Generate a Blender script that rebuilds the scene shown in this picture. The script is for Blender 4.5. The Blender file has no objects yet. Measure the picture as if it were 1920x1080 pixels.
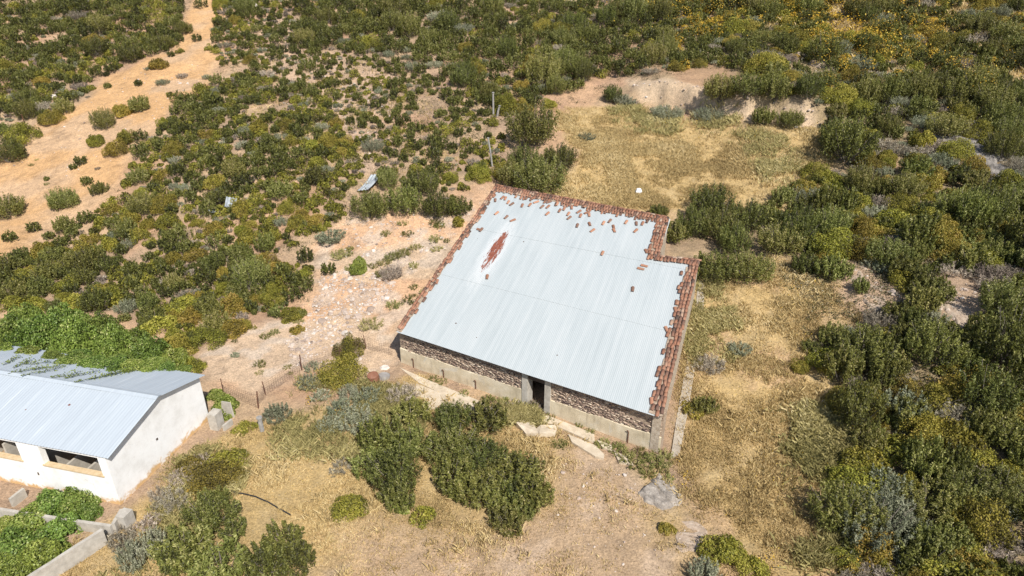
import bpy, math, random
import numpy as np
from math import radians, sin, cos, tan, pi
from mathutils import Vector, Matrix
rng = np.random.default_rng(7); random.seed(7)
scene = bpy.context.scene
COL = scene.collection

# ------------------------------------------------------------------ camera, sky, sun, exposure
CAMZ, PITCH, FPX = 23.82, radians(27.0), 1280.0
cam = bpy.data.cameras.new("camera"); cam_o = bpy.data.objects.new("camera", cam); COL.objects.link(cam_o)
cam.sensor_width = 36.0; cam.lens = FPX / 1920 * 36.0; cam.clip_end = 3000; cam.clip_start = 0.5
cam_o.location = (0, 0, CAMZ); cam_o.rotation_euler = (radians(90) - PITCH, 0, 0)
scene.camera = cam_o
SUN_EL, SUN_AZ = radians(48), radians(25)      # azimuth measured from 'towards the camera' to the right
sv = Vector((sin(SUN_AZ) * cos(SUN_EL), -cos(SUN_AZ) * cos(SUN_EL), sin(SUN_EL)))
sun = bpy.data.lights.new("sun", 'SUN'); sun.energy = 5.0; sun.angle = radians(0.5); sun.color = (1.0, 0.955, 0.88)
sun_o = bpy.data.objects.new("sun", sun); COL.objects.link(sun_o)
sun_o.rotation_euler = sv.to_track_quat('Z', 'Y').to_euler()
world = bpy.data.worlds.new("World"); scene.world = world; world.use_nodes = True
wn = world.node_tree; wbg = wn.nodes["Background"]; sky = wn.nodes.new("ShaderNodeTexSky")
sky.sky_type = 'NISHITA'; sky.sun_disc = False; sky.sun_elevation = SUN_EL
sky.sun_rotation = math.atan2(sv.x, sv.y); sky.air_density = 1.0; sky.dust_density = 1.0
wn.links.new(sky.outputs[0], wbg.inputs[0]); wbg.inputs[1].default_value = 0.095
scene.view_settings.view_transform = 'Standard'; scene.view_settings.look = 'None'
scene.view_settings.exposure = 0.30; scene.view_settings.gamma = 1
scene.cycles.max_bounces = 5; scene.cycles.transparent_max_bounces = 4
scene.cycles.diffuse_bounces = 3; scene.cycles.glossy_bounces = 2; scene.cycles.transmission_bounces = 3

# ------------------------------------------------------------------ small maths
def sstep(a, b, x):
    t = np.clip((x - a) / (b - a), 0, 1); return t * t * (3 - 2 * t)
_tab = np.random.default_rng(3).random((256, 256))
def vnoise(x, y):
    xi = np.floor(x).astype(int); yi = np.floor(y).astype(int); fx = x - xi; fy = y - yi
    fx = fx * fx * (3 - 2 * fx); fy = fy * fy * (3 - 2 * fy)
    a = _tab[xi % 256, yi % 256]; b = _tab[(xi + 1) % 256, yi % 256]; c = _tab[xi % 256, (yi + 1) % 256]; d = _tab[(xi + 1) % 256, (yi + 1) % 256]
    return (a * (1 - fx) + b * fx) * (1 - fy) + (c * (1 - fx) + d * fx) * fy
def fbm(x, y, o=4, f=1.0):
    s = 0; a = 0.5
    for i in range(o):
        s = s + a * vnoise(x * f + 17.3 * i, y * f - 9.1 * i); f *= 2.03; a *= 0.5
    return s / (1 - 0.5 ** o)
def ray(px, py):
    x = (px - 960) / FPX; y = (540 - py) / FPX; c, s = cos(PITCH), sin(PITCH)
    return np.array([x, c + y * s, -s + y * c])
O3 = np.array([0, 0, CAMZ])
def onz(px, py, z):
    d = ray(px, py); return O3 + d * ((z - CAMZ) / d[2])
def onplane(px, py, P, n):
    d = ray(px, py); return O3 + d * (((P - O3) @ n) / (d @ n))
def project(P):
    P = np.asarray(P, float); X, Y, Z = P[..., 0], P[..., 1], P[..., 2] - CAMZ
    c, s = cos(PITCH), sin(PITCH); d = Y * c - Z * s; u = Y * s + Z * c
    return np.stack([960 + FPX * X / d, 540 - FPX * u / d], -1), d

# main building axes
YAW = -0.518957; EX = np.array([cos(YAW), sin(YAW), 0.0]); EN = np.array([-sin(YAW), cos(YAW), 0.0])
HEAVE = 2.4; SLOPE = tan(0.2152584) / cos(0.17335608)
F2 = np.array([-7.245, 36.108, 0.0])
def terr0(x, y):
    x = np.asarray(x, float); y = np.asarray(y, float)
    s = (x - F2[0]) * EN[0] + (y - F2[1]) * EN[1]
    t = np.clip(s - 1.0, 0, None)
    z = 0.20 * np.minimum(t, 16) + 0.06 * np.clip(t - 16, 0, 60)
    z = z + 0.13 * np.clip(y - 50, 0, 35) + 0.22 * np.clip(y - 85, 0, 300)
    z = z + 0.11 * np.clip(x - 15, 0, 80) * sstep(14, 24, x)
    z = z + (fbm(x, y, 3, 0.09) - 0.5) * 1.1 * sstep(2, 12, np.maximum(np.abs(s) - 17, 0) + np.maximum(np.abs(x) - 12, 0) * .3)
    return z
# excavated earth bank at the back of the clearing, its foot given by points in view
def _march(px, py, hf):
    px = np.atleast_1d(np.asarray(px, float)); py = np.atleast_1d(np.asarray(py, float))
    d = ray(px, py).T; d = d / np.linalg.norm(d, axis=1)[:, None]
    lo = np.full(len(px), 12.0); hi = np.full(len(px), 600.0); done = np.zeros(len(px), bool)
    t = 12.0
    while t < 600:
        p = O3 + d * t; below = p[:, 2] < hf(p[:, 0], p[:, 1])
        new = below & ~done; hi[new] = t; done |= below
        lo[~done] = t; t *= 1.012
        if done.all(): break
    for _ in range(22):
        m = (lo + hi) / 2; p = O3 + d * m[:, None]; b = p[:, 2] < hf(p[:, 0], p[:, 1])
        hi = np.where(b, m, hi); lo = np.where(b, lo, m)
    return O3 + d * hi[:, None]
_bk = _march([1195, 1255, 1330, 1400, 1455, 1535], [190, 203, 221, 228, 226, 240], terr0)
_o = np.argsort(_bk[:, 0]); _bx, _by = _bk[_o, 0], _bk[_o, 1]
def terrain(x, y):
    z = terr0(x, y)
    sd = y - np.interp(x, _bx, _by) - (vnoise(x * .9, y * .9) - .5) * .8
    lat = sstep(_bx[0] - 3, _bx[0] + 4, x) * (1 - sstep(_bx[-1] - 2, _bx[-1] + 6, x))
    z = z + lat * 2.3 * sstep(0.0, 1.5, sd) * np.exp(-np.clip(sd - 1.5, 0, None) / 16)
    return z
def G(px, py): return _march(px, py, terrain)
def g1(px, py): return G([px], [py])[0]
def gz(x, y): return float(terrain(np.array([x]), np.array([y]))[0])
def wpoly(pts):
    a = np.array(pts, float); return G(a[:, 0], a[:, 1])[:, :2]
def inpoly(poly, x, y):
    r = np.zeros(np.shape(x), bool); n = len(poly); j = n - 1
    for i in range(n):
        xi, yi = poly[i]; xj, yj = poly[j]
        c = ((yi > y) != (yj > y)); r ^= c & (x < (xj - xi) * (y - yi) / (yj - yi + 1e-12) + xi); j = i
    return r
def distpoly(poly, x, y):      # signed distance, + inside
    d = np.full(np.shape(x), 1e9); n = len(poly)
    for i in range(n):
        a = poly[i]; b = poly[(i + 1) % n]; e = b - a; L = e @ e + 1e-12
        t = np.clip(((x - a[0]) * e[0] + (y - a[1]) * e[1]) / L, 0, 1)
        d = np.minimum(d, (x - a[0] - t * e[0]) ** 2 + (y - a[1] - t * e[1]) ** 2)
    d = np.sqrt(d); return np.where(inpoly(poly, x, y), d, -d)

# ------------------------------------------------------------------ materials
def mat(name, rough=0.8, spec=0.3):
    m = bpy.data.materials.new(name); m.use_nodes = True; nt = m.node_tree; b = nt.nodes["Principled BSDF"]
    b.inputs["Roughness"].default_value = rough; b.inputs["Specular IOR Level"].default_value = spec
    return m, nt, b
class NT:
    def __init__(s, nt): s.nt = nt
    def n(s, t, **k):
        o = s.nt.nodes.new("ShaderNode" + t)
        for a, v in k.items(): setattr(o, a, v)
        return o
    def link(s, a, b): s.nt.links.new(a, b)
    def val(s, sock, v):
        if hasattr(v, "is_output"): s.link(v, sock)
        else: sock.default_value = v
    def math(s, op, a, b=0.0, c=None, clamp=False):
        o = s.n("Math", operation=op, use_clamp=clamp); s.val(o.inputs[0], a); s.val(o.inputs[1], b)
        if c is not None: s.val(o.inputs[2], c)
        return o.outputs[0]
    def noise(s, vec, scale, detail=4, rough=0.55, dist=0.0):
        o = s.n("TexNoise"); o.inputs["Scale"].default_value = scale; o.inputs["Detail"].default_value = detail
        o.inputs["Roughness"].default_value = rough; o.inputs["Distortion"].default_value = dist
        if vec is not None: s.link(vec, o.inputs["Vector"])
        return o.outputs["Fac"]
    def scale(s, vec, sc):
        o = s.n("Mapping"); s.link(vec, o.inputs["Vector"]); o.inputs["Scale"].default_value = sc; return o.outputs[0]
    def ramp(s, fac, stops):
        o = s.n("ValToRGB"); e = o.color_ramp.elements
        while len(e) < len(stops): e.new(0.5)
        for i, (p, c) in enumerate(stops):
            e[i].position = p; e[i].color = (*c, 1) if not isinstance(c, (int, float)) else (c, c, c, 1)
        s.val(o.inputs[0], fac); return o.outputs[0]
    def mix(s, fac, a, b, blend='MIX'):
        o = s.n("Mix", data_type='RGBA', blend_type=blend); s.val(o.inputs[0], fac)
        for k, v in ((6, a), (7, b)):
            if isinstance(v, tuple): o.inputs[k].default_value = (*v, 1)
            else: s.link(v, o.inputs[k])
        return o.outputs[2]
    def bump(s, h, strength, dist, bsdf):
        o = s.n("Bump"); o.inputs["Strength"].default_value = strength; o.inputs["Distance"].default_value = dist
        s.link(h, o.inputs["Height"]); s.link(o.outputs[0], bsdf.inputs["Normal"])
    def pos(s): return s.n("NewGeometry").outputs["Position"]
    def uv(s): return s.n("UVMap").outputs[0]
    def attr(s, name, out="Fac"): o = s.n("Attribute", attribute_name=name); return o.outputs[out]
    def sep(s, v): o = s.n("SeparateXYZ"); s.link(v, o.inputs[0]); return o.outputs

def simple_mat(name, stops, scale=4, rough=.85, spec=.25, bump=0.0, bdist=.02, metal=0, detail=6, stretch=None):
    m, nt, b = mat(name, rough, spec); k = NT(nt); p = k.pos()
    if stretch: p = k.scale(p, stretch)
    f = k.noise(p, scale, detail, .65); c = k.ramp(f, stops); k.link(c, b.inputs["Base Color"]); b.inputs["Metallic"].default_value = metal
    if bump: k.bump(k.noise(p, scale * 3, 5, .7), bump, bdist, b)
    return m
def tint_mat(name, stops, rough=.6, spec=.3, trans=0.0, objvar=.5, huejit=.02, noise=0.0):
    """colour from the per-face 'tint' attribute, shifted a little per object"""
    m, nt, b = mat(name, rough, spec); k = NT(nt)
    t = k.attr("tint"); oi = k.n("ObjectInfo").outputs["Random"]
    f = k.math('ADD', t, k.math('MULTIPLY', k.math('SUBTRACT', oi, 0.5), objvar), clamp=True)
    c = k.ramp(f, stops)
    hs = k.n("HueSaturation"); k.link(c, hs.inputs["Color"])
    r2 = k.math('FRACT', k.math('MULTIPLY', oi, 17.31)); r3 = k.math('FRACT', k.math('MULTIPLY', oi, 7.77))
    k.link(k.math('ADD', 0.5 - huejit, k.math('MULTIPLY', r2, 2 * huejit)), hs.inputs["Hue"])
    k.link(k.math('ADD', .82, k.math('MULTIPLY', r3, .36)), hs.inputs["Value"])
    c = hs.outputs[0]
    k.link(c, b.inputs["Base Color"])
    if trans:
        tr = k.n("BsdfTranslucent"); k.link(k.mix(1.0, c, (1.0, 1.0, .55), 'MULTIPLY'), tr.inputs["Color"])
        ms = k.n("MixShader"); ms.inputs[0].default_value = trans
        k.link(b.outputs[0], ms.inputs[1]); k.link(tr.outputs[0], ms.inputs[2])
        k.link(ms.outputs[0], nt.nodes["Material Output"].inputs["Surface"])
    return m
# ------------------------------------------------------------------ mesh builder
class MB:
    def __init__(s): s.v = []; s.f = []; s.t = []; s.uv = []; s.n = 0; s.cur = 0.5
    def add(s, V, Fs, tint=None, uv=None):
        V = np.asarray(V, float); s.v.append(V); t = s.cur if tint is None else tint
        for f in Fs: s.f.append(tuple(i + s.n for i in f))
        if np.isscalar(t): t = np.full(len(V), t)
        s.t.append(np.asarray(t, float)); s.uv.append(np.zeros((len(V), 2)) if uv is None else np.asarray(uv, float)); s.n += len(V)
    def quads(s, V, tint):       # V (N,4,3)
        n = len(V); base = s.n; s.v.append(V.reshape(-1, 3)); s.t.append(np.repeat(tint, 4)); s.uv.append(np.zeros((n * 4, 2)))
        s.f += [(base + 4 * i, base + 4 * i + 1, base + 4 * i + 2, base + 4 * i + 3) for i in range(n)]; s.n += 4 * n
    def box(s, o, a, b, c, tint=None, taper=1.0):       # o corner, a b c edge vectors
        o, a, b, c = (np.asarray(q, float) for q in (o, a, b, c))
        m = a / 2 + b / 2
        P = [o, o + a, o + a + b, o + b]; Q = [o + m + (p - o - m) * taper + c for p in P]
        s.add(np.array(P + Q), [(3, 2, 1, 0), (4, 5, 6, 7), (0, 1, 5, 4), (1, 2, 6, 5), (2, 3, 7, 6), (3, 0, 4, 7)], tint)
    def prism(s, poly, z0, z1, tint=None):      # poly list of (x,y); z0,z1 scalars or lists
        n = len(poly); z0 = [z0] * n if np.isscalar(z0) else z0; z1 = [z1] * n if np.isscalar(z1) else z1
        a = sum(poly[i][0] * poly[(i + 1) % n][1] - poly[(i + 1) % n][0] * poly[i][1] for i in range(n))
        idx = list(range(n)) if a > 0 else list(range(n))[::-1]
        V = [(poly[i][0], poly[i][1], z0[i]) for i in idx] + [(poly[i][0], poly[i][1], z1[i]) for i in idx]
        s.add(np.array(V), [tuple(range(n))[::-1], tuple(range(n, 2 * n))] + [(i, (i + 1) % n, n + (i + 1) % n, n + i) for i in range(n)], tint)
    def tube(s, pts, rad, seg=6, tint=None):
        pts = np.asarray(pts, float); n = len(pts); rad = np.full(n, rad) if np.isscalar(rad) else np.asarray(rad)
        V = []
        for i in range(n):
            d = pts[min(i + 1, n - 1)] - pts[max(i - 1, 0)]; d /= np.linalg.norm(d) + 1e-9
            u = np.cross(d, [0, 0, 1] if abs(d[2]) < .9 else [1, 0, 0]); u /= np.linalg.norm(u); w = np.cross(d, u)
            for k in range(seg): V.append(pts[i] + rad[i] * (cos(2 * pi * k / seg) * u + sin(2 * pi * k / seg) * w))
        Fs = [(i * seg + k, i * seg + (k + 1) % seg, (i + 1) * seg + (k + 1) % seg, (i + 1) * seg + k) for i in range(n - 1) for k in range(seg)]
        Fs += [tuple(range(seg))[::-1], tuple((n - 1) * seg + k for k in range(seg))]
        s.add(np.array(V), Fs, tint)
    def mesh(s, name, m, smooth=False):
        V = np.concatenate(s.v); me = bpy.data.meshes.new(name)
        me.from_pydata(V.tolist(), [], s.f) if any(len(f) != 4 for f in s.f) or len(s.f) < 2000 else s._fast(me, V)
        a = me.attributes.new("tint", 'FLOAT', 'POINT'); a.data.foreach_set("value", np.concatenate(s.t).astype(np.float32))
        uv = np.concatenate(s.uv)
        if np.any(uv):
            l = me.uv_layers.new(name="UVMap"); vi = np.empty(len(me.loops), np.int32); me.loops.foreach_get("vertex_index", vi)
            l.data.foreach_set("uv", uv[vi].astype(np.float32).ravel())
        for q in (m if isinstance(m, (list, tuple)) else [m]): me.materials.append(q)
        if smooth: me.polygons.foreach_set("use_smooth", np.ones(len(me.polygons), bool))
        me.update(); return me
    def _fast(s, me, V):
        fa = np.array(s.f, np.int32); n = len(fa)
        me.vertices.add(len(V)); me.vertices.foreach_set("co", V.astype(np.float32).ravel())
        me.loops.add(4 * n); me.loops.foreach_set("vertex_index", fa.ravel())
        me.polygons.add(n); me.polygons.foreach_set("loop_start", np.arange(0, 4 * n, 4, dtype=np.int32)); me.polygons.foreach_set("loop_total", np.full(n, 4, np.int32))
        me.update(calc_edges=True)
    def build(s, name, m, parent=None, smooth=False): return link(name, s.mesh(name, m, smooth), parent)
def link(name, me, parent=None):
    o = bpy.data.objects.new(name, me); COL.objects.link(o)
    if parent is not None: o.parent = parent; o.matrix_parent_inverse = Matrix.Translation(-Vector(parent.location))
    return o
def tag(o, label=None, cat=None, group=None, kind=None):
    if label and kind is None: kind = 'thing'
    for k, v in (("label", label), ("category", cat), ("group", group), ("kind", kind)):
        if v: o[k] = v
    return o
def empty(name, loc): o = bpy.data.objects.new(name, None); COL.objects.link(o); o.location = loc; o.empty_display_size = .3; return o

# ------------------------------------------------------------------ ground zones (given in view, laid out on the terrain)
Z = {k: wpoly(v) for k, v in dict(
    track=[(-160, 400), (-60, 320), (60, 240), (150, 195), (205, 145), (255, 118), (335, 97), (352, 20), (372, -20), (445, -20), (428, 40), (402, 80), (412, 120), (385, 170), (330, 190), (310, 230), (250, 300), (205, 370), (130, 430), (60, 485), (-60, 540), (-160, 560)],
    strip=[(-100, 570), (100, 578), (270, 600), (330, 640), (262, 645), (150, 605), (-100, 600)],
    yard=[(640, 405), (760, 397), (860, 415), (890, 345), (930, 345), (742, 622), (735, 680), (690, 700), (570, 695), (480, 745), (400, 735), (370, 690), (380, 650), (470, 612), (560, 590), (580, 520), (590, 460)],
    clearing=[(1020, 350), (1085, 295), (1045, 240), (1060, 200), (1200, 205), (1400, 235), (1540, 245), (1565, 300), (1530, 380), (1430, 420), (1340, 390), (1240, 390), (1250, 408), (1030, 372)],
    strip_r=[(1322, 505), (1440, 478), (1540, 500), (1600, 570), (1535, 630), (1512, 660), (1575, 740), (1625, 860), (1565, 980), (1580, 1120), (1350, 1130), (1290, 960), (1262, 860), (1292, 700)],
    front=[(440, 800), (640, 760), (780, 705), (960, 790), (1140, 860), (1240, 870), (1300, 960), (1360, 1130), (1300, 1300), (100, 1300), (60, 1100), (200, 990), (330, 885), (420, 815)],
    brown=[(1040, 830), (1180, 860), (1260, 950), (1290, 1200), (640, 1200), (620, 1000), (680, 965), (790, 985), (920, 1000), (1030, 940)],
    bank=[(1175, 150), (1260, 150), (1330, 165), (1420, 205), (1510, 200), (1540, 240), (1450, 232), (1400, 230), (1330, 222), (1260, 203), (1200, 185)],
    bank_r=[(1555, 475), (1640, 505), (1705, 565), (1650, 605), (1590, 570)],
    rock_r=[(1735, 535), (1800, 505), (1850, 530), (1850, 600), (1790, 650), (1745, 610)],
    bare_c=[(560, 95), (640, 120), (740, 130), (760, 260), (700, 340), (650, 330), (590, 200), (480, 130), (430, 60), (540, 30)],
    hill_r=[(1480, -30), (2050, -30), (2050, 260), (1900, 240), (1760, 170), (1560, 110), (1400, 40)],
).items()}
def zone(k, x, y, soft=.8, wob=1.2):
    n = (fbm(x, y, 4, .35) - .5) * 2 * wob
    return sstep(-soft, soft, distpoly(Z[k], x, y) + n)
def axis(segs):
    out = []
    for a, b, st in segs: out += list(np.arange(a, b, st))
    return np.array(out + [segs[-1][1]])
gx = axis([(-700, -200, 50), (-200, -110, 6), (-110, -60, 1.6), (-60, -34, .6), (-34, 34, .27), (34, 64, .6), (64, 110, 1.6), (110, 220, 6), (220, 700, 50)])
gy = axis([(-60, 10, 10), (10, 16, 1), (16, 58, .27), (58, 88, .45), (88, 130, .9), (130, 200, 2.5), (200, 360, 12), (360, 900, 60)])
XX, YY = np.meshgrid(gx, gy); ZZ = terrain(XX, YY)
fine = (fbm(XX, YY, 4, .9) - .5)
def cmix(base, w, c):
    w = w[..., None]; return base * (1 - w) + np.array(c) * w
n1 = fbm(XX + 40, YY, 4, .25); n2 = fbm(XX, YY + 70, 4, .8); n3 = fbm(XX - 30, YY + 11, 3, .12)
C = np.zeros(XX.shape + (3,)) + np.array((.36, .255, .175))
C = cmix(C, sstep(.40, .62, n1), (.44, .315, .20)); C = cmix(C, sstep(8, 20, XX - (YY - 40) * .1) * .8, (.27, .21, .12)); C = cmix(C, sstep(.5, .7, n2) * .6, (.26, .20, .13)); C = cmix(C, sstep(.5, .65, n3) * .4, (.47, .27, .165))
zt = zone('track', XX, YY); C = cmix(C, zt, (.52, .325, .165)); C = cmix(C, zt * sstep(.45, .65, n1) * .6, (.48, .35, .24))
C = cmix(C, zone('strip', XX, YY), (.53, .36, .22))
zy = zone('yard', XX, YY); C = cmix(C, zy, (.54, .40, .275)); C = cmix(C, zy * sstep(.5, .62, n1) * .7, (.56, .34, .20)); C = cmix(C, zy * sstep(.52, .62, n2) * .6, (.52, .44, .36))
C = cmix(C, zone('bare_c', XX, YY, 2, 3) * .6, (.50, .36, .26))
zc = zone('clearing', XX, YY); zs = zone('strip_r', XX, YY); zf = zone('front', XX, YY)
zg = np.maximum(np.maximum(zc, zs), zf)
C = cmix(C, zg, (.45, .325, .155)); C = cmix(C, zg * sstep(.5, .64, n2) * .5, (.47, .36, .20)); C = cmix(C, zg * sstep(.54, .68, n1) * .35, (.38, .28, .135))
C = cmix(C, zone('brown', XX, YY, 1.5, 1.5) * .85, (.42, .30, .20)); C = cmix(C, zone('brown', XX, YY, 1.5, 1.5) * sstep(.52, .62, n2) * .6, (.50, .38, .275)); C = cmix(C, zs * sstep(.50, .62, fbm(XX * .6 + 9, YY * .6, 4, .5)) * .6, (.47, .32, .20)); 
C = cmix(C, zone('hill_r', XX, YY, 5, 6) * .75, (.45, .32, .15))
zb = zone('bank', XX, YY, .5, .5); C = cmix(C, zb, (.56, .43, .30))
C = cmix(C, zone('bank_r', XX, YY, .5, .7), (.44, .315, .215)); C = cmix(C, zone('rock_r', XX, YY, .5, .7), (.40, .29, .20))
gul = sstep(.022, .004, np.abs(fbm(XX * .5 + YY * .18 + 60, YY * .5 - 20, 4, .42) - .5)) * np.clip(zt + zy + zone('brown', XX, YY) + zs * .5 + zb, 0, 1); C = C * (1 - .26 * gul[..., None])
C *= (1 + .30 * fine[..., None])
ZZ = ZZ - gul * .09 + fine * .16 * np.clip(1 - zt * .5, 0, 1) * (np.abs(YY - 50) < 60)
ny, nx = XX.shape
me = bpy.data.meshes.new("ground"); V = np.stack([XX, YY, ZZ], -1).reshape(-1, 3)
i = np.arange(ny * nx).reshape(ny, nx); fa = np.stack([i[:-1, :-1], i[:-1, 1:], i[1:, 1:], i[1:, :-1]], -1).reshape(-1, 4)
me.vertices.add(len(V)); me.vertices.foreach_set("co", V.astype(np.float32).ravel())
me.loops.add(fa.size); me.loops.foreach_set("vertex_index", fa.astype(np.int32).ravel())
me.polygons.add(len(fa)); me.polygons.foreach_set("loop_start", np.arange(0, fa.size, 4, dtype=np.int32)); me.polygons.foreach_set("loop_total", np.full(len(fa), 4, np.int32))
me.polygons.foreach_set("use_smooth", np.ones(len(fa), bool)); me.update(calc_edges=True)
ca = me.color_attributes.new("soil", 'FLOAT_COLOR', 'POINT'); ca.data.foreach_set("color", np.concatenate([C.reshape(-1, 3), np.ones((len(V), 1))], 1).astype(np.float32).ravel())
m, nt, b = mat("soil_and_dry_grass", .95, .1); k = NT(nt); p = k.pos(); c = k.attr("soil", "Color")
f1 = k.noise(p, 9, 8, .75); f2 = k.noise(p, 2.2, 6, .65); vor = k.n("TexVoronoi"); k.link(p, vor.inputs["Vector"]); vor.inputs["Scale"].default_value = 6
c = k.mix(1.0, c, k.ramp(f1, [(.30, (.52, .50, .46)), (.5, (1, 1, 1)), (.72, (1.45, 1.42, 1.38))]), 'MULTIPLY')
c = k.mix(1.0, c, k.ramp(f2, [(.3, (.78, .78, .80)), (.7, (1.2, 1.18, 1.15))]), 'MULTIPLY')
f3 = k.noise(p, 34, 4, .8); c = k.mix(1.0, c, k.ramp(f3, [(.32, (.66, .64, .60)), (.5, (1, 1, 1)), (.7, (1.32, 1.3, 1.28))]), 'MULTIPLY')
c = k.mix(k.math('LESS_THAN', vor.outputs["Distance"], .10), c, (.52, .43, .34))
k.link(c, b.inputs["Base Color"]); k.bump(f1, .8, .10, b); me.materials.append(m)
tag(link("ground", me), kind='structure')

# ------------------------------------------------------------------ foliage
def unit(v): return v / (np.linalg.norm(v, axis=-1, keepdims=True) + 1e-9)
def leaf_quads(P, N, T, L, W, R):
    S = unit(np.cross(N, T)); T = np.cross(S, N); L = L[:, None]; W = W[:, None]
    return np.stack([P - T * L * .5, P + S * W * .5 + T * L * .05, P + T * L * .5, P - S * W * .5 + T * L * .05], 1)
def dome(seed, n, leaf, h=.85, K=16, dens_in=.2, tintj=.22, lobe=.36, aspect=.5):
    R = np.random.default_rng(seed)
    d = unit(R.normal(size=(K, 3))); d[:, 2] = np.abs(d[:, 2]) * .95 + .02; d = unit(d)
    rad = R.uniform(.5, .78, K)[:, None]; c = d * rad * np.array([1, 1, h]); lr = R.uniform(.7, 1.25, K) * lobe; lt = R.uniform(-1, 1, K) * tintj
    w = lr ** 2; q = R.choice(K, n, p=w / w.sum())
    u = unit(R.normal(size=(n, 3)) + d[q] * .75); r = np.where(R.random(n) < dens_in, R.uniform(.3, .8, n), R.normal(.97, .09, n))
    P = c[q] + u * (lr[q] * r)[:, None]; keep = P[:, 2] > .0; P[~keep, 2] = np.abs(P[~keep, 2]) * .5 + .02
    N = unit(u + R.normal(size=(n, 3)) * .75); T = unit(R.normal(size=(n, 3)) + np.array([0, 0, .5]))
    t = np.clip(.5 + lt[q] + R.normal(0, .21, n) , 0, 1)
    return leaf_quads(P, N, T, leaf * R.uniform(.7, 1.3, n), leaf * aspect * R.uniform(.7, 1.3, n), R), t, c
def shoots(seed, n, leaf, h=1.0, K=60, spread=1.3, tintj=.2, aspect=.4, low=.25, fuzz=.10):
    R = np.random.default_rng(seed)
    a = R.uniform(0, 2 * pi, K); r = np.sqrt(R.random(K)) * .78; base = np.stack([r * np.cos(a), r * np.sin(a), 0 * r], 1)
    hh = h * (1 - .55 * r ** 2) * R.uniform(.72, 1.15, K); tip = np.stack([base[:, 0] * spread, base[:, 1] * spread, hh], 1) + R.normal(0, .06, (K, 3)) * np.array([1, 1, .2])
    q = R.integers(0, K, n); s = low + (1 - low) * R.random(n) ** .75
    P = base[q] * (1 - s[:, None]) + tip[q] * s[:, None]; f = fuzz * (1.25 - s)[:, None] * 1.2
    u = unit(R.normal(size=(n, 3))); P = P + u * f * R.uniform(.4, 1.2, (n, 1)); P[:, 2] = np.maximum(P[:, 2], .01)
    ax = unit(tip - base)[q]; T = unit(ax * .7 + u + R.normal(size=(n, 3)) * .4); N = unit(u * .7 + R.normal(size=(n, 3)) * .8 + np.array([0, 0, .6]))
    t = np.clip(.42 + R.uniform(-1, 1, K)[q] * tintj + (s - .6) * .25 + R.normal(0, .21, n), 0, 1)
    return leaf_quads(P, N, T, leaf * R.uniform(.7, 1.4, n), leaf * aspect * R.uniform(.7, 1.3, n), R), t, tip
M = {}
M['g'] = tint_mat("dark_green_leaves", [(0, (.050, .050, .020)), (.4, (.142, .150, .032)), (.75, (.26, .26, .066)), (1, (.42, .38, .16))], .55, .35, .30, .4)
M['o'] = tint_mat("olive_leaves", [(0, (.060, .052, .018)), (.4, (.205, .185, .028)), (.75, (.34, .29, .046)), (1, (.46, .35, .09))], .6, .3, .22, .35, .025)
M['y'] = tint_mat("grey_green_leaves", [(0, (.06, .065, .035)), (.4, (.20, .21, .13)), (.75, (.33, .335, .22)), (1, (.46, .45, .33))], .75, .2, .12, .3)
M['d'] = tint_mat("dry_twigs", [(0, (.07, .058, .045)), (.4, (.23, .19, .145)), (.75, (.39, .33, .25)), (1, (.54, .47, .36))], .85, .15, .0, .3)
M['b'] = tint_mat("bright_green_leaves", [(0, (.04, .055, .014)), (.4, (.155, .215, .038)), (.75, (.26, .33, .066)), (1, (.44, .45, .16))], .5, .4, .25, .2)
M['w'] = tint_mat("weed_leaves", [(0, (.08, .085, .02)), (.4, (.20, .20, .055)), (.75, (.33, .30, .11)), (1, (.45, .40, .20))], .7, .2, .15, .4)
M['f'] = tint_mat("yellow_petals", [(0, (.42, .25, .03)), (.6, (.62, .40, .04)), (1, (.72, .55, .12))], .6, .2, .2, .1)
M['stem'] = simple_mat("grey_brown_bark", [(.3, (.11, .09, .075)), (.7, (.27, .235, .20))], 8)
VAR = {}
CLS = {'L': 1.6, 'M': .95, 'S': .45}
CNT = {'L': 8000, 'M': 4200, 'S': 1300}
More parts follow.
